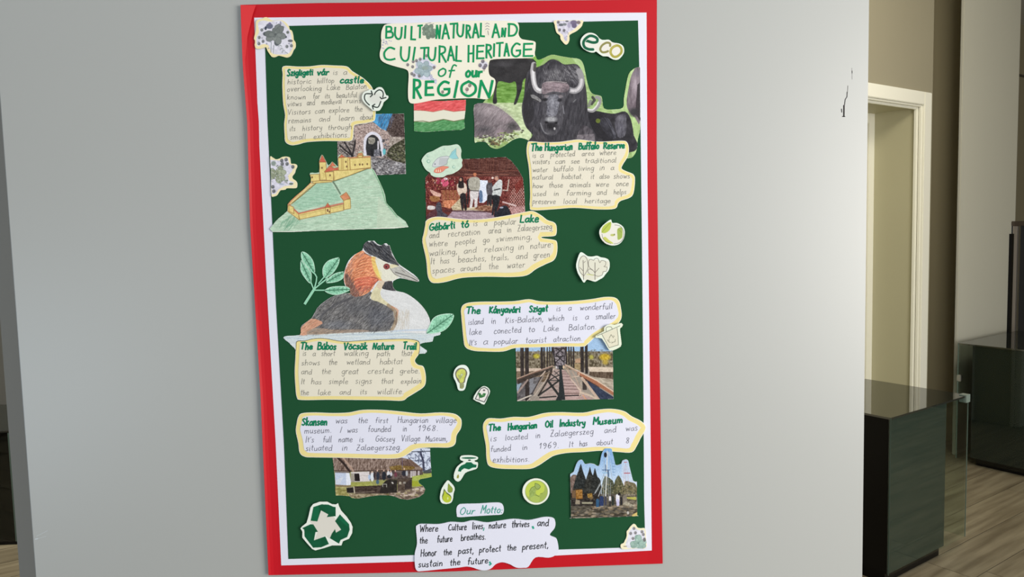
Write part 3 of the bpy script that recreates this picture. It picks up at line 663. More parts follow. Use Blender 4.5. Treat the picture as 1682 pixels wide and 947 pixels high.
for q in ([(812, 398), (806, 425)], [(1292, 388), (1298, 402)], [(868, 738), (880, 755), (868, 762)]):
    ik = Ink(); ik.stroke(t12(q), 3.2 if q[0][0] > 820 else 1.5, 1)
    adopt(ik.build('punctuation', .00545, mat('teal_dot', (40, 160, 135), .5), None), root)['label'] = 'teal punctuation dot'

# title
t2 = T(610, 20, 4.736)
tP = [(125,92),(300,85),(480,78),(700,68),(900,65),(1080,68),(1135,80),(1150,120),(1145,170),(1165,205),(1200,215),(1270,228),(1278,260),(1272,310),(1255,352),(1100,360),(950,366),(915,390),(912,460),(925,495),(960,520),(965,560),(950,620),(925,660),(890,677),(800,668),(650,672),(500,680),(400,700),(320,710),(290,685),(285,600),(290,480),(270,445),(200,425),(120,400),(75,370),(65,320),(80,250),(75,190),(85,130)]
root, P = card('title_card', 'large cream title card reading Built Natural and Cultural Heritage of our Region', 'title card', None, t2, tP, mat('cream_title_paper', (238, 234, 216), .8), .0054)
ik = Ink()
for ch, x0, x1, y0, y1 in [('B',108,170,103,207),('U',178,245,112,215),('I',254,274,100,208),('L',303,350,105,220),('T',357,403,95,205),('N',498,545,96,210),('A',545,612,88,213),('T',608,678,80,207),('U',662,725,90,195),('R',733,778,93,207),('A',782,842,85,205),('L',843,886,80,195),('A',935,1003,86,203),('N',1008,1052,118,197),('D',1058,1142,82,192),
  ('C',95,190,268,378),('U',223,305,263,385),('I',318,347,267,377),('T',378,450,268,370),('U',437,508,268,380),('R',522,588,255,395),('A',588,652,260,382),('L',653,706,258,387),('H',748,803,252,393),('E',815,882,253,368),('R',888,942,243,362),('I',946,964,240,350),('T',968,1032,230,350),('A',1028,1078,238,347),('G',1088,1168,236,352),('E',1178,1262,238,350)]:
    (X0, Y0), (X1, Y1) = t2([(x0, y0), (x1, y1)]); glyph_box(ik, ch, X0, X1, Y0, Y1, 3.1)
for tx, a, b, y, xh in [('of', 515, 640, 504, 66)]:
    (X0, Y0), (X1, Y1) = t2([(a, y), (b, y)]); word(ik, tx, X0, X1, Y0, Y1, xh / 4.736 * .85, 2.5, .15)
(X0, Y0), (X1, Y1) = t2([(735, 503), (858, 500)]); word(ik, 'our', X0, X1, Y0, Y1, 42 / 4.736, 3.8, .1)
tt = T(660, 80, 10.5125)
for ch, x0, x1, y0, y1 in [('R',187,352,508,872),('E',393,568,545,822),('G',615,848,548,828),('I',888,985,538,858),('O',1022,1288,542,838),('N',1308,1588,533,858)]:
    (X0, Y0), (X1, Y1) = tt([(x0, y0), (x1, y1)])
    if ch == 'I': ik.stroke([(X1 - 2, Y0 + 2), (X0 + 2, Y1 - 2)], 4.2, 1)
    else: glyph_box(ik, ch, X0, X1, Y0, Y1, 4.2)
adopt(ik.build('lettering', .0057, INKG, None), root)

# ---------------------------------------------------------------- printed flowers
LAV = [(188, 186, 208), (214, 212, 226), (160, 160, 176), (228, 226, 234)]
GRY = [(112, 116, 120), (134, 138, 138), (96, 98, 106), (150, 152, 152)]
def bloom(c, cx, cy, r, col, dark, n=7, seed=0):
    R = random.Random(seed)
    for rad, k in ((r, n), (r * .62, n - 1), (r * .32, 4)):
        for i in range(k):
            a = i / k * 6.283 + R.random(); x, y = cx + math.cos(a) * rad * .6, cy + math.sin(a) * rad * .6
            v = R.randint(-14, 14); q = [max(0, min(255, z + v)) for z in col]
            c.ell(x, y, rad * .46, rad * .34, dark, 1, rot=a); c.ell(x, y, rad * .42, rad * .30, q, 1, rot=a)
    c.ell(cx, cy, r * .12, r * .12, dark)
def sprig(c, pts, r, col, seed=0):
    for x, y in pts: c.ell(x, y, r, r * 1.1, col, 1, soft=.35); c.ell(x - r * .2, y - r * .2, r * .4, r * .4, [min(255, v + 45) for v in col], .6)
t1f = T(410, 20, 11.835)
f1 = [(125,185),(165,145),(245,125),(290,100),(340,100),(385,130),(460,165),(560,150),(640,160),(710,210),(760,270),(775,330),(820,360),(845,450),(855,530),(890,590),(890,680),(850,740),(820,810),(780,860),(720,880),(640,860),(560,845),(500,870),(440,870),(380,800),(340,730),(320,680),(280,690),(190,715),(120,700),(100,640),(105,560),(85,510),(100,440),(120,340)]
root, P = card('flower_cutout', 'grey rosette flower cutout with yellow edge over the top left corner of the poster', 'paper cutout', 'flower cutouts', t1f, f1, cut_m, .0052)
c = Cv(*bounds(P), .5, (240, 226, 176)); c.t = t1f
c.poly([(160,210),(260,160),(400,180),(600,160),(720,280),(800,400),(820,560),(840,680),(760,800),(640,820),(440,800),(360,640),(250,620),(150,660),(130,500),(180,380)], (222, 220, 232), sm=3, tex=(12, 4, 4, 0))
c.dots([(150,200),(700,200),(830,700),(500,800),(150,650)], 40, 1.0, LAV)
for q in ((385,270,75,60,(104,108,126)),(540,285,65,45,(128,128,132)),(620,290,60,30,(140,140,148)),(600,220,18,50,(150,146,168)),(390,220,30,25,(120,112,150)),(330,420,80,50,(84,88,96)),(530,590,60,70,(92,98,104)),(740,390,32,32,(110,116,112)),(790,555,55,28,(110,110,118)),(700,480,25,25,(60,70,80)),(310,310,26,40,(60,66,84))): c.ell(*q[:4], q[4], 1, soft=.2)
bloom(c, 500, 430, 200, (124, 130, 128), (92, 98, 98), 6, 3)
sprig(c, [(235,345),(185,490),(260,565),(180,610),(725,665),(812,650)], 34, (112, 116, 118))
for p in ([(560,660),(600,640),(620,660)], [(590,730),(620,700),(650,715)], [(630,790),(640,750),(680,740)], [(690,770),(740,800)], [(420,580),(410,780)], [(470,640),(460,800)]): c.line(p, 12, (120, 132, 130), .8)
adopt(c.build('print', P, .0054, None), root)
t2f = T(435, 250, 12.633)
f2 = [(110,100),(160,105),(230,145),(300,130),(370,95),(460,90),(515,110),(530,170),(545,235),(620,240),(665,265),(665,310),(640,360),(620,430),(570,500),(580,545),(640,590),(670,640),(665,720),(620,745),(460,745),(420,775),(330,785),(290,830),(250,890),(190,915),(140,905),(130,700),(125,400)]
root, P = card('flower_cutout', 'green-grey rosette flower cutout with yellow edge on the left side beside the castle drawing', 'paper cutout', 'flower cutouts', t2f, f2, cut_m, .0050)
c = Cv(*bounds(P), .5, (240, 228, 184)); c.t = t2f
c.poly([(110,150),(300,170),(470,110),(510,240),(600,290),(560,400),(480,480),(500,580),(600,620),(580,680),(400,700),(280,770),(220,860),(140,870)], (216, 214, 228), tex=(14, 3, 3, 0))
bloom(c, 250, 450, 190, (154, 162, 138), (116, 126, 104), 7, 5)
c.ell(180, 230, 60, 60, (140, 152, 146), 1, soft=.3)
sprig(c, [(350,170),(440,150),(360,240),(460,240),(165,715),(185,805),(580,300)], 42, (100, 102, 106)); c.ell(545, 650, 45, 22, (110, 124, 110)); c.ell(440, 590, 50, 25, (140, 150, 140), 1, soft=.4); c.ell(350, 660, 60, 22, (160, 172, 190), .8, soft=.4)
c.dots([(130,180),(520,380),(480,640),(150,640)], 60, .7, [(110, 116, 108), (190, 196, 180), (210, 210, 220)])
adopt(c.build('print', P, .0052, None), root)
t3f = T(905, 30, 12.623)
f3 = [(75,45),(380,42),(655,40),(655,110),(640,160),(590,215),(520,270),(420,320),(380,360),(385,430),(365,500),(320,545),(270,520),(200,430),(190,360),(120,300),(95,230),(80,140)]
root, P = card('flower_cutout', 'grey and lilac flower cutout hanging to a point under the top edge of the poster', 'paper cutout', 'flower cutouts', t3f, f3, cut_m, .0050, 3)
c = Cv(*bounds(P), .5, (240, 228, 190)); c.t = t3f
c.poly([(110,50),(610,45),(590,120),(480,230),(350,300),(330,450),(290,480),(240,340),(150,280),(120,150)], (212, 209, 224), tex=(16, 2.5, 2.5, 0))
for q in ((210,135,60,32,(104,108,116)),(280,125,50,30,(128,132,138)),(375,140,42,70,(172,166,190)),(470,90,80,60,(120,110,136)),(480,150,60,60,(110,100,128)),(570,85,50,40,(128,116,120)),(330,60,40,20,(110,110,120))): c.ell(*q[:4], q[4], 1, soft=.25)
sprig(c, [(175,240),(268,250),(150,80)], 34, (104, 102, 106)); c.dots([(240,300),(380,230),(330,480),(290,480)], 22, .6, [(170, 165, 205), (150, 150, 170)])
adopt(c.build('print', P, .0052, None), root)
t4f = T(1010, 850, 14.571)
f4 = [(135,660),(150,630),(210,600),(240,540),(270,480),(285,400),(280,330),(320,280),(370,210),(420,160),(455,145),(500,170),(545,235),(620,250),(695,245),(735,300),(745,500),(755,715),(600,730),(400,735),(280,750),(180,745),(145,710)]
root, P = card('flower_cutout', 'pale rosette flower cutout in the bottom right corner of the poster', 'paper cutout', 'flower cutouts', t4f, f4, cut_m, .0050, 3)
c = Cv(*bounds(P), .5, (238, 230, 196)); c.t = t4f
c.poly([(300,480),(330,330),(430,200),(560,290),(700,290),(750,720),(300,720),(250,640)], (220, 220, 232), tex=(10, 3, 3, 0))
bloom(c, 560, 600, 190, (156, 184, 174), (112, 142, 134), 7, 9); sprig(c, [(455,250),(375,370),(490,355),(645,330),(680,395),(430,490)], 40, (122, 120, 124)); c.ell(705, 520, 40, 60, (110, 112, 112), 1, soft=.3); c.line([(210,680),(280,680)], 16, (110, 96, 100))
adopt(c.build('print', P, .0052, None), root)
# printed flowers on the title card
tc_ = bpy.data.objects['title_card']
def patch(box_, cell, fn, blobs, tr):
    P = None
    c = Cv(*box_, cell, (238, 234, 216)); c.t = tr; fn(c)
    ol = smooth(tr(blobs), 3); adopt(c.build('printed_flower', ol, .00555, None), tc_)
def fA(c):
    bloom(c, 450, 150, 58, (122, 140, 124), (88, 104, 92), 9, 2); bloom(c, 448, 150, 34, (134, 150, 134), (92, 108, 96), 6, 4)
    for x, y in ((420, 92), (445, 85), (475, 92)): c.line([(x, y), (x + 18, y - 4)], 5, (110, 106, 120), .8)
patch((692, 34, 718, 66), .5, fA, [(400,95),(450,80),(492,95),(502,150),(490,200),(450,212),(408,200),(396,150)], t2)
def fB(c):
    c.poly([(240,190),(440,160),(600,300),(480,420),(610,560),(580,610),(470,540),(280,530),(150,440),(240,330)], (212, 212, 228), sm=2, tex=(10, 3, 3, 0))
    bloom(c, 370, 350, 150, (164, 182, 188), (124, 146, 154), 7, 6); c.ell(400, 330, 70, 45, (150, 166, 158), .8, soft=.4)
    sprig(c, [(100,275),(185,310),(195,220),(250,205),(315,180),(170,430),(210,455),(300,470),(555,320),(425,120)], 30, (120, 116, 118))
    c.dots([(470,430),(520,430),(610,560),(580,600),(480,520)], 30, .6, [(150, 150, 190), (190, 188, 215), (90, 90, 110)])
patch((663, 88, 720, 142), .5, fB, [(60,260),(140,200),(200,170),(310,140),(430,90),(450,180),(520,250),(610,290),(590,350),(500,390),(520,420),(600,490),(600,600),(560,600),(470,540),(400,540),(270,520),(150,470),(130,400),(150,350),(70,300)], tt)
def fC(c): c.ell(1410, 280, 90, 80, (214, 212, 224), 1, soft=.3); sprig(c, [(1397,215),(1350,285),(1445,290),(1420,330)], 36, (112, 106, 116)); c.line([(1370,380),(1430,378)], 8, (100, 90, 90))
patch((783, 95, 805, 120), .5, fC, [(1320,240),(1380,190),(1440,200),(1500,250),(1490,300),(1440,360),(1440,390),(1360,390),(1330,330)], tt)
def fD(c): sprig(c, [(1172,632),(1125,700)], 36, (130, 118, 114)); c.ell(1115, 750, 22, 26, (190, 184, 186), .7, soft=.3); sprig(c, [(702,745)], 30, (126, 118, 112))
patch((763, 136, 777, 157), .5, fD, [(1130,620),(1180,598),(1212,630),(1170,680),(1160,720),(1130,780),(1100,775),(1075,700)], tt)
patch((723, 147, 731, 155), .5, fD, [(668,720),(735,720),(735,775),(668,775)], tt)
def fE(c):
    for y in (92, 112, 134): c.line([(888, y), (900, y - 8), (916, y)], 5, (136, 132, 140), .9)
    c.line([(905, 145), (910, 175)], 6, (140, 140, 130)); c.dots([(85,215),(160,215),(150,245),(85,300)], 14, .8, [(180, 178, 205), (160, 160, 185)], 1, 5, 1.6)
patch((796, 36, 806, 60), .5, fE, [(882,82),(930,80),(922,180),(900,180),(884,140)], t2)
patch((626, 63, 646, 84), .5, fE, [(82,214),(165,214),(160,245),(105,260),(105,300),(78,300)], t2)

# ---------------------------------------------------------------- flag
P = smooth(t2([(330,710),(430,690),(560,690),(735,680),(732,760),(722,840),(727,900),(700,915),(550,922),(420,932),(332,925)]), 1)
root = thing('flag_drawing', 'pencil-coloured red, white and green flag under the title card', 'drawing', None, P)
adopt(slab('paper', P, HG, .0042, cut_m), root)
c = Cv(*bounds(P), .6, (226, 224, 206)); c.t = t2
c.poly([(320,660),(745,660),(745,765),(640,770),(560,755),(480,772),(325,760)], (224, 92, 94), tex=(20, 5, 1.2, -.3)); c.line([(325,762),(400,762),(480,774),(560,757),(640,772),(725,762)], 5, (170, 90, 70), .8)
c.poly([(325,850),(450,855),(560,832),(640,848),(730,830),(735,920),(325,935)], (84, 148, 92), tex=(24, 4, 1.2, -.3)); c.line([(325,850),(400,845),(450,855),(560,832),(640,848),(722,832)], 6, (90, 90, 50), .8)
c.hatch([(330,680),(730,680),(725,760),(330,760)], -.3, 90, 7, .5, [(240, 140, 140), (205, 70, 75)], .6); c.hatch([(330,860),(725,850),(725,910),(330,925)], -.3, 90, 7, .5, [(130, 180, 130), (60, 130, 75)], .6, 2)
adopt(c.build('coloured_surface', P, .0044, None), root)

def photo(name, label, cat, P, c, h0, base=None, part='print', group='cut-out photographs'):
    root = thing(name, label, cat, group, P)
    adopt(slab('paper', P, HG if base is None else base, h0, cut_m), root); adopt(c.build(part, P, h0 + .0002, None), root); return root

# ---------------------------------------------------------------- buffalo photograph
t3 = T(770, 20, 4.209); tb = T(845, 85, 6.314)
P = smooth(t3([(38,640),(40,770),(40,892),(60,896),(115,896),(150,932),(200,943),(250,920),(300,885),(350,868),(400,880),(425,905),(440,960),(800,1000),(1085,1010),(1140,990),(1163,940),(1168,880),(1185,795),(1184,600),(1184,400),(1183,378),(1172,380),(1140,392),(1105,430),(1085,520),(1072,600),(1065,660),(1000,672),(935,665),(922,600),(910,578),(850,560),(820,490),(795,370),(765,325),(700,315),(640,305),(570,295),(500,325),(472,326),(455,290),(400,230),(250,200),(130,300),(120,600)]), 3)
c = Cv(*bounds(P), .62, (150, 180, 112)); c.t = t3
c.poly([(0,440),(1200,440),(1200,1100),(0,1100)], (158, 186, 122), tex=(22, 9, 3, 0))
c.poly([(130,460),(430,460),(430,635),(130,635)], (112, 156, 72), tex=(26, 8, 2, 0)); c.poly([(30,625),(430,625),(430,900),(0,900)], (196, 212, 168), tex=(26, 6, 3, 0)); c.ell(405, 500, 30, 60, (178, 206, 90), .9, soft=.5)
c.poly([(440,290),(900,290),(1100,700),(1000,700),(700,300)], (172, 200, 140), tex=(14, 8, 4, .8)); c.poly([(450,300),(520,330),(480,380),(440,340)], (130, 180, 80))
c.poly([(1060,380),(1200,370),(1190,1000),(1130,1000),(1060,700)], (176, 204, 140), tex=(14, 4, 8, 0))
# rear cow
c.poly([(135,400),(142,345),(180,325),(445,322),(445,400),(400,450),(375,470),(365,530),(355,560),(330,630),(310,632),(330,560),(322,480),(280,490),(205,478),(190,560),(195,625),(165,625),(175,540),(185,480),(150,450)], (48, 46, 48), tex=(9, 10, 6, 0), sm=3); c.ell(240, 360, 80, 30, (78, 76, 80), .7, soft=.8)
# lying animal left
c.poly([(38,640),(90,625),(170,640),(240,680),(310,740),(350,790),(357,815),(300,830),(250,850),(215,880),(160,860),(38,862)], (124, 114, 118), tex=(22, 1.4, 5, .7), sm=3)
c.ell(150, 680, 140, 55, (178, 166, 170), .85, soft=.9, tex=(22, 1.2, 4, .7)); c.ell(250, 730, 70, 45, (172, 156, 162), .7, soft=.9); c.ell(60, 720, 60, 60, (96, 90, 94), .5, soft=.9); c.ell(100, 810, 90, 40, (70, 66, 70), .9, soft=.9, tex=(16, 1.5, 4, .5)); c.hatch([(45,650),(200,650),(330,780),(60,840)], 2.0, 130, 6, .4, [(200,190,194),(90,82,86)], .45, 21); c.ell(300, 790, 50, 40, (62, 60, 60), .8, soft=.7, tex=(15, 2, 2, 0)); c.ell(215, 840, 40, 50, (158, 140, 148), .8, soft=.6)
c.dots([(40,860),(380,810),(350,850),(200,935),(60,900)], 160, 1.1, [(90, 96, 60), (210, 214, 190), (150, 170, 100), (60, 60, 50)], .8, 4, 1.6); c.dots([(160,880),(250,860),(230,925),(150,920)], 40, 1.2, [(60, 54, 48), (120, 100, 70)], .8)
# right rump
c.poly([(1184,385),(1130,420),(1105,520),(1092,600),(1095,660),(1120,700),(1150,730),(1184,755)], (116, 104, 112), tex=(20, 1.6, 8, .1), sm=3); c.ell(1150, 500, 34, 120, (178, 164, 174), .9, soft=.9, tex=(16, 1.4, 8, .1)); c.ell(1165, 420, 30, 30, (120, 112, 124), .8, soft=.7); c.poly([(1165,500),(1190,480),(1190,760),(1150,700)], (40, 34, 38), .8); c.ell(1140, 690, 45, 40, (46, 44, 48), .9, soft=.6)
# second animal lying right
c.poly([(800,690),(870,680),(950,695),(1010,700),(1080,685),(1120,740),(1140,850),(1145,960),(700,1000),(780,700)], (42, 40, 46), tex=(10, 6, 6, .8), sm=3)
c.poly([(900,740),(960,730),(990,780),(1020,860),(980,870),(920,800)], (78, 78, 88), .8, tex=(30, 1.3, 6, -.6), sm=3); c.ell(945, 775, 40, 28, (120, 122, 136), .8, soft=.9, tex=(30, 1.2, 6, -.6), rot=.8); c.poly([(1010,740),(1075,700),(1090,760),(1080,850),(1030,860)], (92, 90, 100), .75, tex=(32, 1.4, 6, .2), sm=3); c.ell(1050, 730, 46, 30, (136, 134, 144), .7, soft=.9, tex=(24, 1.4, 4, .2)); c.ell(1045, 800, 40, 60, (112, 110, 122), .6, soft=.9, tex=(30, 1.4, 6, .2)); c.poly([(830,700),(900,700),(960,760),(1000,860),(960,900),(860,820)], (22, 20, 26), .55, sm=3); c.ell(893, 750, 16, 16, (96, 110, 40))
c.t = tb
c.line([(765,600),(810,612),(860,570),(885,520),(880,480),(850,470)], 34, (150, 148, 150), sm=3); c.line([(765,595),(810,600),(850,560),(870,520)], 14, (220, 218, 220), sm=3); c.line([(800,540),(830,500),(810,470)], 28, (60, 58, 60), .9); c.line([(770,560),(790,510)], 30, (120, 120, 118), .8)
# big buffalo body
c.poly([(150,190),(230,160),(300,130),(360,85),(410,78),(460,100),(520,130),(620,125),(670,150),(715,240),(735,340),(752,470),(760,640),(790,760),(850,880),(870,960),(190,960),(185,860),(120,780),(85,680),(75,570),(100,440),(110,300)], (56, 54, 60), tex=(15, 1.8, 10, .15), sm=4)
c.poly([(240,280),(290,170),(370,95),(420,85),(480,110),(540,180),(600,290),(620,350),(560,360),(280,360)], (66, 64, 70), .9, tex=(26, 1.5, 6, .25), sm=3)
c.ell(425, 240, 110, 90, (112, 110, 114), .8, soft=.9, tex=(34, 1.6, 1.6, 0)); c.ell(410, 110, 70, 40, (48, 46, 52), .8, soft=.7)
c.poly([(500,160),(640,140),(680,250),(640,340),(580,300)], (78, 76, 82), .8, tex=(30, 2, 2, 0), sm=3); c.hatch([(500,150),(660,150),(690,260),(620,330),(560,250)], .9, 120, 6, .45, [(150,148,154),(50,48,54),(180,178,182)], .6, 22); c.hatch([(300,180),(540,190),(580,290),(300,300)], 1.3, 200, 5, .45, [(150,148,152),(40,38,44),(100,98,104),(176,174,178)], .65, 23); c.poly([(120,420),(160,380),(190,480),(190,700),(120,740),(90,600)], (40, 38, 42), .8, sm=3)
# horns
c.line([(200,130),(190,190),(195,260),(205,330),(225,380),(260,405),(300,400)], 52, (176, 172, 176), sm=3); c.line([(192,200),(200,300),(225,370),(262,395)], 24, (226, 224, 228), sm=3); c.line([(212,130),(208,190)], 30, (70, 66, 66), .9)
c.line([(570,395),(620,405),(670,380),(695,320),(690,250),(670,200)], 60, (150, 148, 152), sm=3); c.line([(580,400),(640,400),(685,350),(695,290)], 28, (206, 202, 206), sm=3)
# head
c.poly([(290,320),(350,300),(430,310),(540,325),(575,380),(560,440),(520,520),(510,620),(500,720),(470,800),(420,860),(340,860),(280,800),(265,740),(290,640),(300,540),(280,450),(285,380)], (74, 72, 78), tex=(14, 2, 6, 0), sm=3)
c.poly([(290,330),(360,305),(440,315),(550,330),(565,390),(500,420),(400,410),(300,440),(285,400)], (138, 122, 128), .95, tex=(28, 3, 1.3, 0), sm=3); c.ell(430, 345, 110, 26, (168, 150, 158), .7, soft=.9, tex=(20, 3, 1.3, 0)); c.ell(530, 400, 40, 50, (70, 62, 68), .7, soft=.9); c.ell(310, 400, 26, 40, (90, 80, 86), .6, soft=.9); c.line([(330,312),(420,305),(540,318)], 8, (190, 180, 180), .7)
c.poly([(330,470),(400,440),(470,460),(460,560),(430,660),(340,660),(340,560)], (122, 122, 132), .85, tex=(34, 1.6, 2, 0), sm=3); c.ell(395, 520, 46, 70, (168, 168, 178), .75, soft=.9, tex=(26, 1.5, 1.5, 0)); c.ell(390, 620, 40, 60, (152, 152, 160), .6, soft=.9, tex=(26, 1.5, 1.5, 0)); c.hatch([(300,480),(500,480),(480,660),(320,700)], 1.5, 110, 5, .4, [(60,60,68),(180,180,188)], .4, 24)
c.ell(330, 460, 32, 20, (150, 140, 145), .7, soft=.5); c.ell(478, 462, 32, 20, (150, 140, 145), .7, soft=.5); c.ell(315, 495, 38, 18, (28, 26, 30), .9, soft=.4); c.ell(468, 500, 28, 22, (34, 32, 38), .9, soft=.4)
c.line([(500,560),(515,640)], 10, (150, 150, 158), .7); c.line([(270,740),(300,820),(340,850)], 12, (150, 150, 155), .6, sm=3)
c.ell(380, 700, 76, 40, (164, 164, 168), .95, soft=.5, tex=(24, 1.5, 1.5, 0)); c.ell(375, 770, 92, 56, (30, 28, 32), .97, soft=.7); c.ell(380, 840, 60, 22, (84, 82, 86), .8, soft=.8); c.ell(330, 730, 22, 14, (20, 18, 22), 1, soft=.4); c.ell(430, 735, 20, 14, (20, 18, 22), 1, soft=.4); c.ell(415, 795, 10, 14, (190, 188, 190)); c.ell(250, 600, 60, 110, (84, 82, 90), .5, soft=.9, tex=(24, 1.3, 6, 0)); c.ell(620, 600, 80, 150, (70, 68, 74), .5, soft=.9, tex=(24, 1.3, 8, .1)); c.ell(340, 845, 40, 12, (120, 118, 122), .5, soft=.6)
c.poly([(165,448),(200,445),(245,470),(275,500),(268,520),(225,512),(190,490)], (134, 132, 134), .95, sm=3, tex=(20,2,1.5,.5)); c.ell(600, 500, 50, 40, (88, 86, 92), .6, soft=.8); c.line([(175,480),(250,515)], 10, (40, 38, 40), .9); c.line([(610,520),(635,495)], 10, (120, 120, 124), .9)
c.poly([(640,880),(720,760),(820,840),(800,960),(620,960)], (86, 80, 86), .7, tex=(34, 1.6, 8, .3), sm=3); c.poly([(190,760),(300,860),(400,960),(190,960)], (70, 66, 70), .6, tex=(20, 2, 8, -.3)); c.poly([(650,860),(830,850),(840,960),(650,960)], (150, 140, 146), .45, tex=(40, 2, 4, .4))
c.hatch([(110,300),(750,400),(780,900),(200,920)], 1.5, 260, 7, .4, [(90, 88, 96), (36, 34, 38), (110, 108, 116)], .45, 9)
c.grain(5, .8)
photo('buffalo_photo', 'large cut-out photo of a horned black buffalo facing forward among grazing buffalo', 'photograph', P, c, .0040)

# ---------------------------------------------------------------- castle gate photograph
tg = T(545, 180, 8.608)
P = tg([(80,440),(78,62),(560,62),(1020,55),(1030,400),(1048,908),(600,926),(85,926)])
c = Cv(*bounds(P), .6, (128, 120, 116)); c.t = tg
c.poly([(60,50),(1060,50),(1060,940),(60,940)], (132, 122, 118), tex=(60, 1.3, 1.3, 0))
c.poly([(560,50),(900,50),(850,150),(790,300),(700,280),(600,180),(540,150)], (70, 150, 204), tex=(20, 6, 6, 0))
c.poly([(860,50),(1030,50),(1040,400),(860,390),(770,290),(800,200)], (78, 64, 60), tex=(34, 1.6, 1.6, 0)); c.hatch([(620,60),(900,60),(830,280),(700,270)], 1.9, 90, 7, .5, [(70, 70, 90), (110, 120, 150), (60, 50, 50)], .7)
c.poly([(320,230),(560,190),(620,200),(700,270),(760,290),(830,380),(850,440),(800,560),(700,680),(330,680)], (172, 152, 146), tex=(46, 1.5, 1.2, 0)); c.dots([(330,230),(740,290),(800,400),(700,640),(330,600)], 150, .9, [(210, 196, 190), (120, 100, 96), (186, 160, 150), (90, 80, 78)], .7)
c.poly([(820,380),(1030,390),(1030,480),(860,500),(800,560)], (160, 148, 140), tex=(46, 1.5, 1.5, 0))
c.line([(470,640),(468,470),(480,400),(520,350),(575,330),(635,350),(680,400),(700,480),(712,640)], 40, (222, 220, 232), sm=3); c.poly([(495,640),(488,440),(520,380),(575,352),(630,380),(668,440),(680,640)], (44, 44, 46), sm=2)
c.poly([(510,400),(560,385),(610,400),(612,450),(580,490),(520,480)], (150, 146, 136), tex=(40, 2, 2, 0)); c.line([(655,450),(655,600)], 22, (210, 206, 214)); c.poly([(600,560),(680,560),(690,660),(590,660)], (130, 130, 140), .8, tex=(40, 2, 2, 0)); c.poly([(540,560),(560,540),(590,560),(595,670),(560,670)], (26, 26, 30)); c.poly([(680,580),(700,590),(705,660),(680,660)], (34, 34, 40))
c.ell(740, 590, 26, 55, (96, 186, 196), .95, soft=.3); c.dots([(700,420),(800,420),(820,560),(740,560)], 30, 1, [(90, 100, 120), (60, 60, 66)], .7)
c.poly([(800,560),(860,500),(1035,400),(1045,760),(900,740),(770,650)], (70, 68, 50), tex=(38, 2, 1.4, .3)); c.dots([(820,560),(1030,480),(1040,740),(800,660)], 90, .8, [(120, 122, 90), (40, 42, 32), (150, 145, 130)], .7, 3, 1.8)
c.poly([(80,640),(600,660),(1045,760),(1060,940),(60,940)], (126, 122, 124), tex=(60, 3, 1, .1)); c.dots([(560,690),(1040,770),(1040,900),(600,915)], 220, .75, [(200, 198, 200), (60, 58, 62), (160, 158, 164), (90, 88, 92)], .8, 8, 1.9)
for q, w_ in (([(110,500),(200,580),(300,660)], 20), ([(180,460),(240,560),(290,660)], 22), ([(330,440),(310,560),(285,660)], 24), ([(120,560),(230,640)], 12), ([(240,470),(330,520)], 9)): c.line(q, w_, (34, 30, 32), .9, sm=3)
c.grain(11, .8)
photo('castle_gate_photo', 'photo of a stone castle gateway with a pale arch, partly behind the castle drawing', 'photograph', P, c, .0040)

# ---------------------------------------------------------------- hall photograph
ty = T(690, 250, 8.233)
P = smooth(ty([(70,345),(150,240),(300,110),(560,92),(800,84),(1000,70),(1160,64),(1230,112),(1310,210),(1360,290),(1390,350),(1402,450),(1412,600),(1420,830),(1250,900),(800,920),(400,915),(84,905),(78,600)]), 1)
c = Cv(*bounds(P), .6, (98, 42, 36)); c.t = ty
c.poly([(60,50),(1430,50),(1430,320),(60,320)], (86, 46, 38), tex=(18, 8, 1.5, .05)); R_ = random.Random(2)
for i in range(26): x = 560 + i * 28; c.line([(x + (x - 900) * .15, 90), (x, 260)], 5, R_.choice([(130, 84, 64), (54, 24, 22), (110, 70, 56)]), .7)
c.line([(560,230),(900,270),(1330,240)], 14, (112, 62, 50), .8); c.line([(600,300),(1200,300)], 9, (170, 110, 92), .7); c.line([(560,260),(1340,330)], 6, (60, 24, 22), .8)
c.poly([(60,330),(1430,330),(1430,700),(60,700)], (104, 40, 34), tex=(46, 1.3, 1.3, .7))
for i in range(18):
    for j in range(22):
        x, y = 1190 + (i * 32 + (j % 2) * 16), 340 + j * 22
        if x < 1420 and y < 830: c.ell(x, y, 9, 8, (214, 186, 176), .8 if y > 480 and x > 1200 + (700 - y) * .2 else .3)
c.poly([(1280,440),(1380,340),(1390,440),(1300,560)], (120, 40, 32), .7)
for i in range(16):
    for j in range(11): c.ell(290 + i * 17 + (j % 2) * 8, 520 + j * 21, 6, 6, (224, 146 + i % 3 * 12, 104), .9)
c.poly([(310,660),(420,640),(500,650),(480,700),(400,760),(330,740)], (218, 140, 100), .8, tex=(40, 1.5, 1.5, 0))
c.poly([(280,380),(340,350),(385,400),(370,450),(310,460)], (206, 84, 116), sm=2); c.ell(240, 380, 26, 50, (150, 50, 70)); c.ell(345, 355, 26, 14, (220, 225, 235)); c.ell(430, 420, 30, 45, (130, 30, 50), .9); c.dots([(80,360),(480,340),(480,480),(80,520)], 60, 1, [(220, 200, 195), (60, 26, 30), (170, 70, 80), (200, 150, 110)], .7)
c.poly([(790,372),(915,380),(905,640),(860,680),(800,680)], (222, 228, 244)); c.poly([(600,330),(760,320),(780,380),(640,370)], (170, 110, 90), .6, tex=(40, 2, 2, 0))
c.poly([(420,740),(540,620),(560,760),(980,700),(960,790),(440,780)], (196, 180, 150), tex=(24, 4, 2, 0)); c.poly([(770,720),(960,720),(960,800),(730,770)], (120, 70, 50), .8, tex=(50, 2, 2, 0))
c.poly([(370,870),(440,790),(700,780),(980,820),(1010,890),(900,930),(380,930)], (164, 142, 154), tex=(20, 8, 1.5, .1)); c.poly([(330,780),(960,790),(960,810),(330,800)], (60, 34, 40), .6)
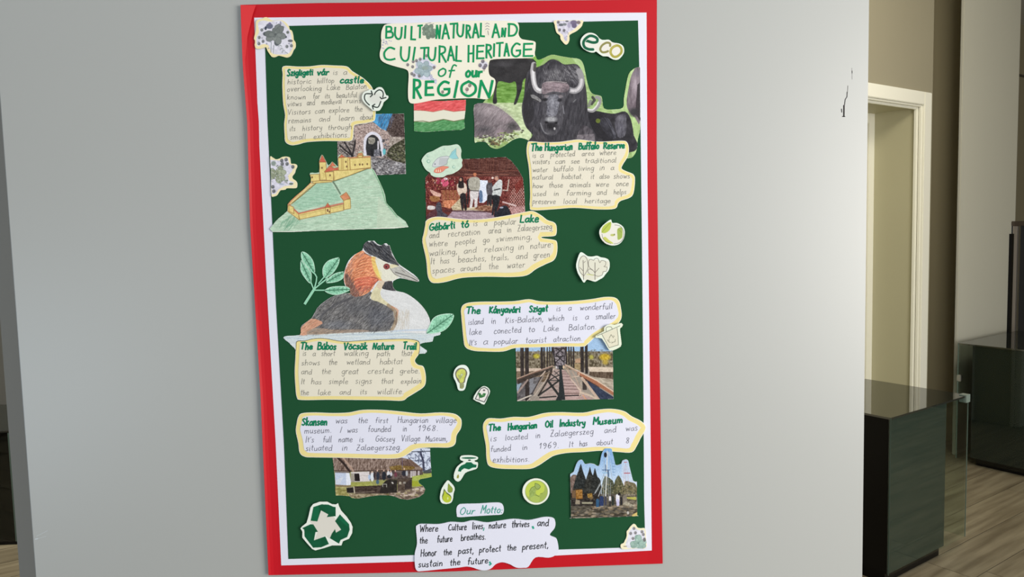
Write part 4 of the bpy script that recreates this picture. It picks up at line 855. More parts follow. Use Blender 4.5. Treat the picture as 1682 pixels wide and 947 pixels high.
for q, col in (([(500,430),(560,400),(620,430),(632,520),(610,560),(560,590),(520,570),(498,500)], (216, 196, 180)), ([(540,570),(615,560),(625,700),(632,772),(600,775),(590,640),(585,775),(560,770)], (34, 28, 30)), ([(525,360),(550,330),(580,345),(590,430),(590,480),(520,480),(515,430)], (38, 28, 28)),
   ([(630,380),(670,370),(660,560),(650,690),(630,690),(640,560)], (34, 32, 36)), ([(665,350),(740,330),(800,350),(810,430),(790,520),(680,515),(650,430)], (168, 164, 152)), ([(675,522),(790,525),(775,640),(770,735),(735,735),(735,640),(720,640),(700,745),(668,745),(680,640)], (214, 208, 208)),
   ([(800,520),(840,530),(845,660),(800,665)], (92, 116, 150)), ([(895,440),(930,400),(975,420),(985,580),(910,580),(895,500)], (82, 78, 84)), ([(910,580),(980,580),(970,640),(965,720),(940,715),(935,640),(925,715),(905,710)], (34, 32, 36)),
   ([(975,470),(1060,370),(1105,380),(1110,430),(1090,590),(975,590),(985,520)], (202, 206, 206)), ([(975,580),(1075,590),(1065,700),(1010,860),(1000,840),(1010,700),(990,840),(965,840),(985,700)], (26, 28, 34)), ([(1000,870),(1070,760),(1120,720),(1180,730),(1225,830),(1200,870)], (26, 28, 38)),
   ([(130,500),(230,540),(280,560),(270,600),(180,580)], (216, 172, 158)), ([(130,590),(260,600),(250,660),(150,660)], (150, 100, 58)), ([(220,690),(280,680),(300,800),(390,860),(210,870)], (70, 66, 76)), ([(110,720),(200,730),(190,770),(100,770)], (214, 206, 204)), ([(80,860),(210,760),(220,880),(90,900)], (90, 50, 56))): c.poly(q, col, 1, tex=(14, 2, 3, 0), sm=2)
c.ell(548, 368, 16, 22, (196, 150, 128)); c.ell(740, 295, 26, 32, (192, 118, 84), 1, soft=.3); c.line([(718,272),(762,272)], 12, (90, 50, 40)); c.ell(945, 385, 22, 28, (112, 68, 60)); c.ell(1035, 348, 28, 34, (192, 142, 124)); c.line([(1010,340),(1012,322),(1050,318),(1062,350)], 10, (110, 90, 84)); c.ell(980, 344, 16, 16, (230, 210, 200)); c.line([(680,515),(790,520)], 12, (70, 66, 64)); c.line([(1000,510),(1080,490)], 16, (60, 62, 66))
c.line([(1120,510),(1180,515),(1200,370)], 14, (196, 182, 170)); c.poly([(1210,740),(1420,720),(1420,830),(1240,840)], (200, 160, 160), .7, tex=(40, 3, 2, 0)); c.ell(1100, 745, 34, 14, (200, 205, 225), .8, soft=.4); c.line([(1120,670),(1290,720)], 22, (226, 206, 206), .8)
c.grain(15, .9)
photo('hall_photo', 'photo of people standing inside a reddish wooden lattice hall', 'photograph', P, c, .0040)

# ---------------------------------------------------------------- bridge photograph
tb2 = T(840, 560, 9.017)
P = tb2([(62,60),(600,20),(1120,-50),(1400,-50),(1490,-20),(1500,150),(1513,855),(86,886)])
c = Cv(*bounds(P), .55, (150, 140, 130)); c.t = tb2
c.poly([(0,-90),(1550,-90),(1550,180),(0,180)], (158, 190, 224)); c.poly([(0,150),(1550,150),(1550,420),(0,420)], (112, 102, 84), tex=(44, 2, 3, 0)); c.dots([(60,130),(1500,130),(1500,200),(60,200)], 130, .9, [(150, 150, 150), (120, 112, 96), (90, 84, 70)], .7)
c.ell(370, 220, 62, 46, (186, 174, 60), .95, soft=.5, tex=(26, 2, 2, 0)); c.ell(1385, 235, 105, 66, (196, 166, 44), .95, soft=.5, tex=(34, 1.6, 3, 0)); c.ell(1390, 310, 60, 50, (186, 160, 60), .8, soft=.6); c.ell(1185, 235, 46, 46, (170, 164, 70), .9, soft=.6)
c.poly([(950,260),(1030,250),(1030,320),(940,320)], (190, 150, 120), .8)
c.poly([(0,400),(640,400),(640,440),(0,450)], (204, 184, 168)); c.poly([(0,445),(640,440),(500,600),(0,620)], (112, 94, 76), tex=(22, 5, 2, 0)); c.poly([(1130,378),(1510,385),(1510,455),(1160,450)], (206, 190, 172), tex=(12, 4, 2, 0)); c.poly([(1160,450),(1510,455),(1510,570),(1300,560),(1150,500)], (86, 70, 56), tex=(22, 2, 5, 0)); c.poly([(1130,520),(1510,560),(1510,700),(1300,620)], (170, 158, 142), tex=(24, 5, 1.5, .3))
c.poly([(1100,560),(1520,830),(1520,900),(1290,880)], (42, 52, 74), tex=(12, 6, 3, .6)); c.poly([(930,330),(1030,330),(1030,440),(930,400)], (150, 130, 96), tex=(20, 3, 2, 0))
c.poly([(250,540),(480,520),(330,790),(230,860),(80,900),(60,600)], (96, 92, 94), tex=(26, 5, 3, -.4)); c.poly([(270,560),(330,540),(320,620),(360,640),(320,760),(270,780)], (130, 130, 136), .9); c.poly([(70,630),(150,610),(90,760),(70,760)], (140, 160, 176))
c.poly([(735,420),(790,430),(1040,720),(1040,760),(1260,880),(790,880)], (176, 150, 146), tex=(12, 10, 1.2, 0))
for y in (450, 480, 520, 570, 620, 660, 705, 770): c.line([(740 + (y - 430) * .12, y), (800 + (y - 430) * .75, y + 4)], 5 + (y - 430) * .015, (74, 54, 50), .8)
c.line([(790,806),(1020,800)], 16, (28, 24, 26)); c.poly([(630,410),(715,420),(715,780),(660,880),(400,880),(480,720),(560,560)], (170, 150, 144), tex=(14, 9, 1.2, 0))
for y in (600, 660, 720): c.line([(560, y), (700, y)], 5, (90, 70, 66), .6)
for q, w_ in (([(535,575),(620,690),(710,810)], 34), ([(705,580),(560,690),(400,800)], 26), ([(590,490),(650,530),(700,580)], 18), ([(710,500),(620,540),(560,580)], 16), ([(560,580),(710,580)], 12), ([(630,440),(700,500)], 10), ([(705,440),(640,490)], 10), ([(420,835),(660,815)], 20)): c.line(q, w_, (28, 30, 30), .92)
c.poly([(712,415),(742,415),(770,640),(800,890),(645,890),(700,780)], (32, 38, 40))
c.poly([(590,70),(820,70),(800,360),(760,410),(660,410),(640,340)], (124, 116, 122), tex=(54, 2, 2, 0))
for q in ([(600,90),(660,360)], [(800,90),(775,360)], [(660,100),(770,180)], [(770,100),(660,190)], [(660,200),(770,300)], [(770,200),(660,310)], [(620,90),(640,360)], [(640,110),(800,110)], [(650,225),(780,225)]): c.line(q, 15, (30, 26, 28), .9)
c.poly([(690,355),(760,355),(765,415),(700,415)], (36, 40, 44)); c.ell(665, 385, 10, 20, (210, 205, 205)); c.ell(772, 380, 14, 26, (206, 180, 150))
for x0_, x1_, yb in ((128,182,530),(198,255,880),(430,463,415),(470,492,410),(520,538,400),(556,572,390),(592,606,380),(798,820,350),(836,858,350),(872,892,370),(906,928,395),(1018,1068,460),(1086,1128,480),(1050,1110,720)): c.poly([(x0_, 40 if x0_ != 1050 else 560), (x1_, 40 if x0_ != 1050 else 570), (x1_ + 6, yb), (x0_ + 6, yb)], (46, 38, 36), tex=(12, 2, 9, 0))
c.poly([(80,560),(600,385),(600,430),(270,560),(90,640)], (58, 48, 42), tex=(10, 4, 2, 0)); c.line([(80,560),(340,458),(610,368)], 20, (128, 98, 84)); c.line([(82,552),(340,450),(610,362)], 7, (214, 190, 174), .9)
for q, w_, col in (([(95,755),(240,572)], 26, (158, 138, 130)), ([(330,775),(500,440)], 15, (160, 142, 128)), ([(335,810),(520,560),(560,440)], 12, (190, 172, 158)), ([(400,800),(560,540),(600,420)], 22, (40, 30, 28)), ([(290,790),(450,520)], 12, (40, 32, 30)), ([(430,520),(500,440)], 9, (230, 210, 196)), ([(520,500),(620,390)], 10, (60, 50, 46)), ([(90,884),(200,835),(290,800)], 20, (204, 194, 182)), ([(235,880),(270,850)], 10, (220, 210, 200)),
   ([(800,352),(1005,462)], 24, (176, 146, 126)), ([(805,345),(1010,452)], 7, (224, 206, 190)), ([(1005,480),(1250,610),(1510,770)], 56, (158, 102, 74)), ([(1015,458),(1260,580),(1512,745)], 16, (214, 190, 170)), ([(1010,510),(1300,680)], 12, (70, 44, 36)),
   ([(830,400),(890,570)], 16, (170, 146, 130)), ([(880,560),(1020,725)], 15, (206, 186, 168)), ([(900,440),(960,560),(1020,700)], 14, (176, 152, 136)), ([(790,380),(850,470)], 10, (190, 168, 150)), ([(900,530),(1000,515),(1000,470)], 15, (196, 176, 158)), ([(1045,545),(1160,690),(1290,860)], 38, (192, 168, 150)), ([(1030,600),(1030,820)], 9, (190, 170, 150)), ([(1035,760),(1130,790),(1260,850)], 30, (198, 178, 160)), ([(1060,800),(1110,870)], 14, (206, 150, 110)), ([(985,700),(1020,720),(1010,800)], 16, (206, 186, 168))): c.line(q, w_, col, .95)
c.grain(11, .7)
photo('bridge_photo', 'photo looking along a wooden footbridge with dark posts and railings', 'photograph', P, c, .0040)

# ---------------------------------------------------------------- thatched house photograph
ts = T(540, 730, 9.611)
P = smooth(ts([(60,190),(500,150),(1100,150),(1400,60),(1500,52),(1598,60),(1606,250),(1625,505),(1540,525),(1450,540),(1412,568),(1430,612),(1490,655),(1522,700),(1500,770),(1430,822),(1330,850),(1240,866),(1130,852),(1040,815),(950,797),(800,795),(640,815),(540,835),(470,846),(370,842),(330,812),(220,800),(110,800),(95,500)]), 1)
c = Cv(*bounds(P), .55, (150, 150, 90)); c.t = ts
c.poly([(1050,30),(1650,30),(1650,420),(1050,420)], (206, 214, 232)); R_ = random.Random(5)
for i in range(70):
    x, y = R_.uniform(1250, 1600), R_.uniform(60, 380); a_ = R_.uniform(0, 3.1); c.line([(x, y), (x + math.cos(a_) * 70, y + math.sin(a_) * 60)], R_.choice([6, 8, 12]), (50, 58, 84), .8)
c.line([(1500,400),(1490,250),(1450,130)], 30, (60, 62, 84)); c.line([(1300,110),(1600,100)], 12, (30, 34, 50)); c.poly([(1480,420),(1620,370),(1620,450),(1500,450)], (60, 66, 70), .9)
c.poly([(60,180),(1150,200),(1300,235),(1480,372),(1490,405),(1000,410),(400,425),(80,410)], (128, 108, 98), tex=(40, 1.4, 4, .25)); c.dots([(80,210),(1280,240),(1420,390),(420,410)], 300, .7, [(160, 140, 128), (90, 72, 66), (180, 158, 142)], .6, 4, .6)
c.poly([(950,345),(1100,320),(1330,330),(1370,370),(1280,400),(980,402)], (124, 98, 44), .9, tex=(34, 2, 1.5, 0)); c.poly([(1120,250),(1300,240),(1440,350),(1150,330)], (96, 72, 62), .7, tex=(24, 2, 2, 0))
c.line([(140,200),(240,300),(330,420)], 34, (46, 32, 28)); c.line([(225,205),(310,310),(400,430)], 30, (176, 148, 132)); c.line([(85,405),(330,410)], 10, (60, 36, 36)); c.line([(400,412),(1480,400)], 14, (66, 46, 42))
c.poly([(95,425),(280,425),(280,640),(105,640)], (192, 202, 224)); c.poly([(270,435),(325,440),(355,630),(275,640)], (226, 230, 242)); c.poly([(110,560),(230,500),(180,610),(115,620)], (214, 216, 226), .7); c.poly([(90,412),(320,415),(330,445),(95,440)], (110, 96, 92), .8)
c.poly([(345,430),(640,420),(650,575),(345,585)], (214, 206, 206)); c.line([(500,480),(640,490)], 6, (180, 170, 168)); c.poly([(400,452),(480,452),(492,572),(410,572)], (30, 20, 20)); c.poly([(345,450),(395,450),(410,580),(350,590)], (160, 152, 140)); c.poly([(640,420),(1480,402),(1490,480),(1300,500),(1250,540),(640,560)], (92, 78, 74), tex=(26, 3, 3, 0))
for x, q in ((1300, 510), (1360, 500), (1420, 480), (1330, 510)): c.line([(x, 420), (x, q)], 22, (214, 206, 208), .9)
c.poly([(345,590),(500,600),(640,578),(700,640),(840,640),(800,660),(345,650)], (158, 160, 84), tex=(16, 5, 2, 0)); c.poly([(1310,500),(1640,440),(1640,520),(1450,540),(1420,580),(1310,560)], (160, 172, 80), tex=(14, 6, 2, 0)); c.poly([(1310,560),(1430,580),(1500,660),(1310,650)], (156, 164, 50)); c.poly([(100,640),(300,650),(340,810),(100,810)], (158, 150, 94), tex=(30, 5, 2, -.2))
c.poly([(100,625),(350,640),(350,665),(100,660)], (130, 110, 84), .8); c.poly([(400,655),(900,635),(1090,770),(420,775)], (62, 48, 42), tex=(22, 5, 2, 0)); c.poly([(278,680),(395,670),(400,760),(285,755)], (32, 24, 24)); c.line([(280,675),(380,665)], 8, (150, 140, 124)); c.line([(395,665),(412,820)], 18, (190, 180, 160)); c.line([(300,765),(720,735)], 8, (160, 146, 130), .8)
c.poly([(320,770),(900,770),(1000,800),(640,830),(470,850),(330,820)], (140, 126, 100), tex=(40, 3, 1.6, 0))
c.poly([(920,700),(1100,720),(1500,640),(1530,720),(1450,830),(1240,880),(1080,850),(950,800)], (134, 118, 104), tex=(46, 3, 1.5, 0)); c.dots([(1080,740),(1320,690),(1480,680),(1490,770),(1250,850),(1080,800)], 90, 1.5, [(206, 190, 178), (90, 76, 64), (160, 146, 110), (120, 100, 90)], .8, 6, 1.9)
c.poly([(830,640),(900,560),(940,550),(1080,550),(1076,752),(800,765)], (40, 34, 30), tex=(8, 4, 4, 0)); c.poly([(1080,545),(1200,530),(1315,520),(1312,690),(1180,730),(1085,720)], (88, 74, 64), tex=(18, 4, 2, 0)); c.poly([(1200,620),(1290,540),(1312,560),(1310,690),(1200,700)], (52, 42, 40), .9); c.line([(930,545),(1200,530),(1315,520)], 8, (60, 50, 46))
c.poly([(1108,580),(1145,580),(1145,622),(1108,622)], (176, 168, 150)); c.poly([(1172,585),(1212,582),(1212,610),(1172,612)], (150, 144, 136)); c.ell(1005, 600, 20, 12, (200, 196, 190), 1, rot=.7); c.line([(850,620),(910,620)], 8, (200, 200, 190)); c.line([(850,620),(850,660)], 8, (190, 190, 180)); c.line([(912,620),(912,665)], 8, (190, 190, 180))
for x, y, w_, h_, col in ((685,500,32,90,(226,232,240)),(640,510,22,50,(170,190,220)),(775,490,30,70,(40,46,60)),(770,585,28,40,(66,96,120)),(870,490,36,80,(28,32,42)),(940,455,30,50,(214,214,220)),(955,500,40,34,(30,30,36)),(985,460,18,40,(210,210,220)),(1055,470,28,45,(110,56,70)),(1185,450,40,50,(40,40,52)),(1230,450,20,50,(180,184,190)),(720,480,20,60,(48,36,40))): c.ell(x, y, w_, h_, col, .95, soft=.25)
for x, y in ((683, 430), (765, 405), (868, 405), (935, 400), (978, 420), (1050, 408), (1190, 380)): c.ell(x, y, 10, 16, (216, 180, 160))
c.line([(1160,205),(1160,380)], 8, (110, 100, 130)); c.grain(11, .7)
photo('thatched_house_photo', 'photo of a thatched white farmhouse with visitors by a wooden well', 'photograph', P, c, .0040)

# ---------------------------------------------------------------- oil derrick photograph (glued over the note above it)
to = T(930, 730, 7.576)
P = smooth(to([(50,370),(75,350),(95,335),(112,280),(135,225),(160,195),(195,188),(215,212),(235,242),(265,238),(300,233),(350,242),(380,262),(402,265),(418,240),(430,170),(445,110),(470,62),(490,46),(560,46),(572,80),(590,150),(610,240),(625,255),(655,250),(688,235),(700,200),(740,184),(772,200),(785,260),(805,340),(830,440),(850,458),(868,461),(876,464),(878,475),(881,700),(884,868),(884,885),(866,887),(500,902),(80,914),(62,915),(61,900),(55,600),(51,385)]), 2)
c = Cv(*bounds(P), .55, (170, 200, 228)); c.t = to
c.vgrad(40, 480, (120, 164, 214), (196, 214, 234)); c.poly([(690,180),(780,180),(860,480),(690,480)], (196, 208, 226), .6)
for q, col in (([(50,400),(120,370),(130,420),(140,600),(50,600)], (120, 100, 92)), ([(182,235),(200,300),(215,350),(235,400),(250,470),(260,600),(90,600),(100,480),(125,390),(150,330),(165,280)], (34, 38, 38)), ([(295,270),(310,330),(330,380),(345,420),(350,600),(220,600),(240,450),(265,370),(282,320)], (40, 40, 36)), ([(355,285),(372,340),(390,400),(425,440),(430,620),(300,620),(320,430),(340,350)], (36, 38, 36)),
    ([(520,400),(560,430),(590,470),(600,620),(440,620),(460,430),(490,390)], (80, 84, 66)), ([(650,378),(680,420),(700,470),(720,520),(720,620),(590,620),(600,470),(620,420)], (84, 84, 58)), ([(740,450),(790,460),(830,470),(870,500),(880,640),(700,640),(700,520)], (112, 104, 78))): c.poly(q, col, 1, tex=(22, 2, 2, 0), sm=2)
c.dots([(440,480),(870,500),(870,620),(440,620)], 160, 1, [(130, 124, 84), (60, 62, 46), (150, 140, 110), (40, 44, 34)], .7)
c.poly([(50,600),(890,620),(890,930),(50,930)], (82, 76, 66), tex=(30, 7, 2.2, .1)); c.poly([(50,600),(430,600),(430,760),(50,760)], (44, 38, 34), tex=(26, 3, 2, 0)); c.poly([(740,650),(870,648),(870,682),(760,685)], (176, 172, 84)); c.poly([(590,640),(890,690),(890,760),(700,760)], (100, 92, 78), tex=(34, 3, 2, 0))
c.poly([(118,560),(200,555),(205,670),(120,675)], (150, 106, 48), tex=(28, 2, 2, 0)); c.poly([(70,570),(115,560),(118,660),(72,660)], (110, 84, 60)); c.line([(90,552),(200,548)], 10, (60, 46, 30)); c.poly([(260,610),(320,600),(330,660),(270,660)], (150, 116, 54), tex=(28, 2, 2, 0)); c.ell(310, 660, 30, 24, (120, 96, 60), .8, soft=.4); c.line([(205,722),(320,722)], 22, (150, 146, 124)); c.poly([(120,680),(170,690),(170,740),(110,735)], (160, 148, 128), .9)
for q, w_ in (([(510,80),(505,300),(490,640)], 15), ([(530,90),(535,130)], 8), ([(475,100),(470,330)], 5), ([(530,130),(570,420)], 4), ([(475,340),(440,440),(340,620)], 6), ([(430,480),(360,600)], 8), ([(455,500),(400,640)], 8), ([(475,380),(460,640)], 7), ([(520,380),(525,640)], 6), ([(550,470),(545,640)], 6)): c.line(q, w_, (206, 210, 212) if w_ > 7 else (150, 156, 160), .9)
c.ell(487, 125, 20, 32, (30, 32, 40)); c.line([(450,312),(540,312)], 12, (80, 110, 150), .9); c.line([(460,345),(530,350)], 22, (150, 186, 216), .9); c.line([(520,320),(525,390)], 18, (60, 80, 110), .9); c.line([(490,250),(492,330)], 10, (60, 84, 120), .9); c.line([(560,170),(585,350)], 4, (90, 130, 170), .7)
for y in range(230, 380, 36): c.line([(575, y), (610, y + 4)], 6, (70, 110, 160), .6)
for q in ([(738,215),(735,500)], [(722,260),(715,500)], [(752,260),(780,500)]): c.line(q, 4, (190, 150, 160), .8)
c.line([(722,216),(752,216)], 8, (176, 60, 70)); c.line([(722,352),(790,352)], 11, (170, 70, 80)); c.line([(722,440),(718,500)], 12, (220, 216, 220), .9)
for x, y0_, y1_, w_, col in ((390,690,765,40,(44,86,124)),(440,660,740,50,(34,52,96)),(490,650,740,22,(60,60,76)),(545,650,700,26,(226,224,228)),(545,700,760,18,(30,28,30)),(580,650,750,26,(36,44,40)),(640,635,690,46,(232,232,240)),(642,690,745,36,(196,194,226)),(685,660,740,26,(30,28,34)),(730,650,720,50,(128,120,110))): c.line([(x, y0_), (x, y1_)], w_, col, .95)
c.ell(660, 612, 20, 18, (30, 26, 28)); c.poly([(740,610),(860,610),(860,640),(740,640)], (150, 140, 124), .7, tex=(40, 2, 2, 0)); c.dots([(300,770),(880,740),(880,880),(60,910),(80,790)], 90, 1.3, [(150, 130, 104), (48, 46, 44), (120, 108, 86), (176, 160, 140)], .6, 5, 2.4)
c.line([(330,790),(400,780)], 14, (170, 146, 120), .9); c.poly([(820,870),(885,835),(885,890),(820,890)], (204, 180, 110)); c.ell(768, 845, 14, 20, (190, 186, 180)); c.poly([(700,740),(740,700),(860,760),(800,770)], (176, 170, 150), .7, tex=(30, 2, 2, 0)); c.line([(90,905),(330,905)], 8, (176, 166, 150), .8)
c.grain(11, .7)
photo('oil_derrick_photo', 'cut-out photo of a drilling derrick between trees under blue sky, lower right', 'photograph', P, c, .0058)

# ---------------------------------------------------------------- castle drawing
t4 = T(430, 180, 4.508)
P = smooth(t4([(80,905),(84,850),(130,800),(190,748),(192,700),(250,640),(362,540),(355,480),(370,466),(424,464),(425,385),(434,350),(446,333),(458,350),(475,382),(492,412),(512,395),(522,385),(545,405),(568,420),(562,350),(590,330),(625,352),(700,346),(715,315),(742,310),(760,340),(806,345),(812,430),(832,450),(880,550),(912,630),(922,690),(962,730),(1000,780),(1086,868),(800,882),(400,896)]), 2)
c = Cv(*bounds(P), .55, (184, 208, 184)); c.t = t4
c.poly([(0,300),(1100,300),(1100,920),(0,920)], (182, 208, 184), tex=(16, 6, 1.2, -.08)); hill = [(100,850),(200,760),(540,530),(820,440),(900,620),(1060,860),(400,890)]
c.hatch(hill, -.08, 520, 16, .5, [(150, 192, 162), (206, 224, 202), (140, 182, 152), (216, 226, 206)], .5); c.hatch([(100,860),(220,780),(300,830),(200,890)], 2.2, 60, 10, .6, [(96, 150, 120), (120, 170, 140)], .6, 3); c.poly([(860,640),(960,760),(1060,866),(850,876)], (200, 212, 190), .5, tex=(8, 9, 2, 0)); c.poly([(230,690),(380,545),(510,535),(575,640),(580,670),(280,745)], (160, 200, 174), .75, tex=(16, 6, 1.2, -.05)); c.hatch([(260,700),(390,560),(500,550),(560,660),(300,730)], -.05, 120, 12, .5, [(120,170,140),(190,218,196)], .55, 31)
c.line([(530,530),(640,490),(800,430)], 9, (86, 120, 90), .8, sm=3); c.line([(528,535),(545,560),(580,620)], 12, (90, 110, 90), .8, sm=3); c.line([(820,445),(880,560),(918,690),(1000,790)], 8, (120, 170, 130), .8)
Yl, Or, Br, Rd = (226, 206, 132), (214, 130, 88), (150, 110, 60), (204, 104, 82)
def yp(q, col=Yl, ol=Br): c.poly(q, col, 1, tex=(9, 3, 3, 0)); c.line(q, 5, ol, .75, closed=True)
yp([(190,700),(255,635),(360,540),(400,545),(340,590),(225,690),(215,700)], (220, 200, 140)); c.line([(192,700),(255,636),(362,538)], 9, Or, .7); c.line([(225,692),(340,600),(400,545)], 6, (120, 110, 60), .8)
yp([(192,705),(270,765),(278,815),(190,750)]); yp([(270,768),(605,700),(605,745),(280,812)]); c.line([(205,705),(272,768),(470,720),(600,692)], 11, Rd, .8); c.line([(280,780),(600,712)], 3, Br, .6)
yp([(200,705),(235,720),(238,770),(200,750)]); yp([(470,722),(506,720),(506,770),(475,772)]); yp([(465,725),(487,690),(510,722)], Rd); yp([(605,665),(655,660),(658,730),(608,740)]); yp([(580,640),(625,610),(655,655),(605,672)], (210, 140, 100)); c.ell(487, 745, 6, 12, (120, 80, 60))
yp([(358,480),(425,476),(428,530),(362,530)]); yp([(375,530),(430,525),(520,525),(520,534),(380,545)]); yp([(425,385),(475,385),(480,520),(430,520)]); yp([(424,388),(446,335),(477,388)], Rd); yp([(470,462),(532,458),(530,525),(478,522)]); yp([(462,460),(500,415),(540,432),(570,425),(568,445),(470,462)], Rd); yp([(502,418),(522,386),(548,418)], (214, 116, 92))
yp([(530,450),(805,435),(806,425),(640,490),(535,525)]); yp([(565,355),(650,350),(655,445),(568,450)]); yp([(650,360),(805,350),(806,428),(655,445)]); yp([(566,356),(590,330),(620,352)], Rd); c.line([(640,354),(800,346)], 9, Or, .8); yp([(700,348),(716,322),(742,318),(752,345)], (206, 150, 104)); yp([(712,340),(745,338),(745,352),(712,354)])
for x in (590, 600, 635): c.line([(x, 360), (x, 442)], 4, Br, .7)
for x, y in ((622,385),(628,420),(690,408),(725,405),(745,405),(780,402),(505,485),(445,430),(372,500),(500,755)): c.ell(x, y, 6, 8, (120, 92, 60))
c.grain(7, .8); c.line([(82,905),(400,896),(800,882),(1086,868)], 6, (236, 236, 226))
photo('castle_drawing', 'coloured pencil drawing of a yellow castle on a pale green hill', 'drawing', P, c, .0048, part='drawn_surface', group='coloured pencil drawings')

# ---------------------------------------------------------------- grebe drawing
t6 = T(460, 385, 4.733); th = T(560, 385, 8.607); tw_ = T(480, 460, 7.008)
P = smooth(t6([(155,780),(160,735),(175,700),(245,650),(290,570),(345,520),(400,485),(470,462),(540,455),(545,440),(515,410),(498,370),(497,310),(510,255),(535,200),(580,155),(640,122),(648,85),(665,62),(690,48),(715,50),(732,48),(755,72),(790,84),(810,70),(828,68),(842,85),(850,82),(866,130),(910,215),(960,255),(1040,310),(1078,350),(1070,366),(1000,352),(935,338),(890,355),(876,370),(878,405),(905,438),(960,450),(1010,475),(1070,520),(1120,575),(1150,625),(1166,670),(1165,730),(1140,768),(1200,760),(1245,758),(1242,780),(1195,792),(1185,830),(1130,838),(1090,850),(1092,868),(1140,900),(1130,920),(1082,926),(700,945),(200,935),(112,882),(70,840),(25,802),(60,787)]), 2)
c = Cv(*bounds(P), .52, (222, 224, 226)); c.t = t6
c.poly([(20,780),(1250,740),(1250,960),(0,960)], (208, 218, 220), tex=(7, 20, 2, -.02)); c.hatch([(60,790),(1150,750),(1180,800),(100,840)], -.04, 120, 40, .8, [(168, 190, 214), (196, 208, 216), (226, 230, 226)], .4)
body = [(155,780),(160,735),(175,700),(245,650),(290,570),(345,520),(400,485),(470,462),(560,455),(700,440),(760,500),(860,560),(900,610),(890,700),(860,745),(700,755),(400,765)]
c.poly(body, (108, 106, 106), 1, tex=(36, 4, 1.3, -.75), sm=2); c.ell(560, 500, 200, 60, (130, 126, 124), .4, soft=.9, tex=(30, 4, 1.3, -.7))
c.hatch(body, -.8, 900, 9, .55, [(66, 66, 70), (158, 156, 154), (88, 88, 94), (132, 128, 126), (50, 50, 54), (176, 174, 170)], .55, 4)
c.ell(620, 560, 220, 90, (78, 80, 88), .4, soft=.9); c.ell(760, 640, 130, 100, (76, 80, 90), .5, soft=.7); c.ell(450, 700, 150, 50, (120, 126, 140), .35, soft=.8)
c.line([(310,690),(330,620),(440,540),(560,490)], 18, (60, 60, 66), .5, sm=3); c.hatch([(700,560),(860,560),(880,720),(700,740)], -.9, 160, 10, .5, [(50, 52, 60), (150, 150, 156)], .5, 6, .3)
c.poly([(155,780),(165,720),(240,655),(300,665),(330,690),(240,740),(210,778)], (214, 158, 130), .95, tex=(14, 6, 2, -.6), sm=2); c.hatch([(160,775),(180,700),(260,665),(310,680),(220,775)], -.7, 50, 10, .5, [(176, 110, 84), (234, 190, 160), (150, 120, 100)], .6); c.poly([(205,778),(260,725),(420,740),(600,735),(700,752),(420,768)], (170, 152, 136), .8, tex=(12, 7, 2, 0), sm=2); c.hatch([(210,770),(280,730),(650,742),(400,768)], -.4, 90, 9, .5, [(120, 104, 92), (196, 160, 130), (90, 84, 80)], .5, 8)
chest = [(700,480),(760,410),(820,400),(905,438),(960,450),(1010,475),(1070,520),(1120,575),(1150,625),(1168,670),(1166,735),(1140,768),(860,745),(900,680),(900,600),(840,560),(760,520),(705,500)]
c.poly(chest, (218, 219, 220), 1, tex=(5, 12, 3, .4), sm=2); c.poly([(705,470),(730,420),(770,370),(800,400),(780,440),(790,490),(850,540),(840,556),(760,520),(712,505)], (216, 208, 170), .95, tex=(9, 2.5, 8, .2), sm=2)
c.line([(840,548),(890,590),(905,640),(890,700),(865,745)], 26, (150, 126, 96), .75, sm=3); c.line([(870,560),(915,590),(900,640)], 14, (196, 132, 96), .6, sm=3); c.hatch([(880,590),(1010,600),(1000,740),(880,740)], 1.55, 150, 8, .5, [(196, 184, 164), (176, 160, 138), (206, 200, 190)], .5, 11); c.line([(905,600),(900,700)], 8, (90, 70, 60), .6)
c.line([(860,750),(1000,742),(1150,740)], 12, (186, 204, 224), .7); c.line([(150,790),(500,778),(1140,768)], 3, (140, 150, 160), .5)
# head
c.t = th
ruff = [(310,225),(230,260),(140,350),(70,480),(45,580),(55,690),(120,800),(160,860),(240,875),(330,850),(420,790),(480,700),(530,650),(600,640),(560,560),(520,470),(500,340),(420,310),(350,270)]
c.poly(ruff, (226, 146, 104), 1, tex=(34, 4, 1.3, -.55), sm=2); c.hatch(ruff, -.6, 380, 8, .5, [(250, 200, 160), (186, 96, 70), (214, 120, 84), (240, 176, 120), (150, 84, 66)], .5, 41, .25)
c.hatch([(310,235),(150,350),(60,480),(50,600),(130,600),(220,380),(340,260)], -.9, 110, 8, .5, [(110, 80, 76), (170, 110, 96), (220, 190, 176)], .45, 42)
c.poly([(430,310),(520,340),(570,450),(600,560),(580,640),(530,600),(470,520),(440,420)], (236, 208, 120), .9, sm=2); c.poly([(480,335),(560,350),(700,420),(780,470),(760,560),(820,600),(720,650),(600,655),(560,600),(520,480)], (226, 224, 208), 1, sm=2); c.ell(530, 560, 60, 80, (232, 222, 128), .55, soft=.8)
c.poly([(200,620),(420,590),(520,620),(500,670),(360,790),(270,800),(200,740)], (212, 104, 82), .7, tex=(30, 3.5, 1.3, -.6), sm=2); c.hatch([(200,640),(420,600),(510,620),(360,780),(240,790)], -.7, 110, 8, .5, [(236, 140, 110), (160, 60, 54), (246, 180, 150)], .5, 43); c.poly([(50,560),(100,560),(160,680),(240,800),(260,872),(160,862),(70,730)], (96, 78, 76), .7, tex=(34, 3, 1.3, -.9), sm=2)
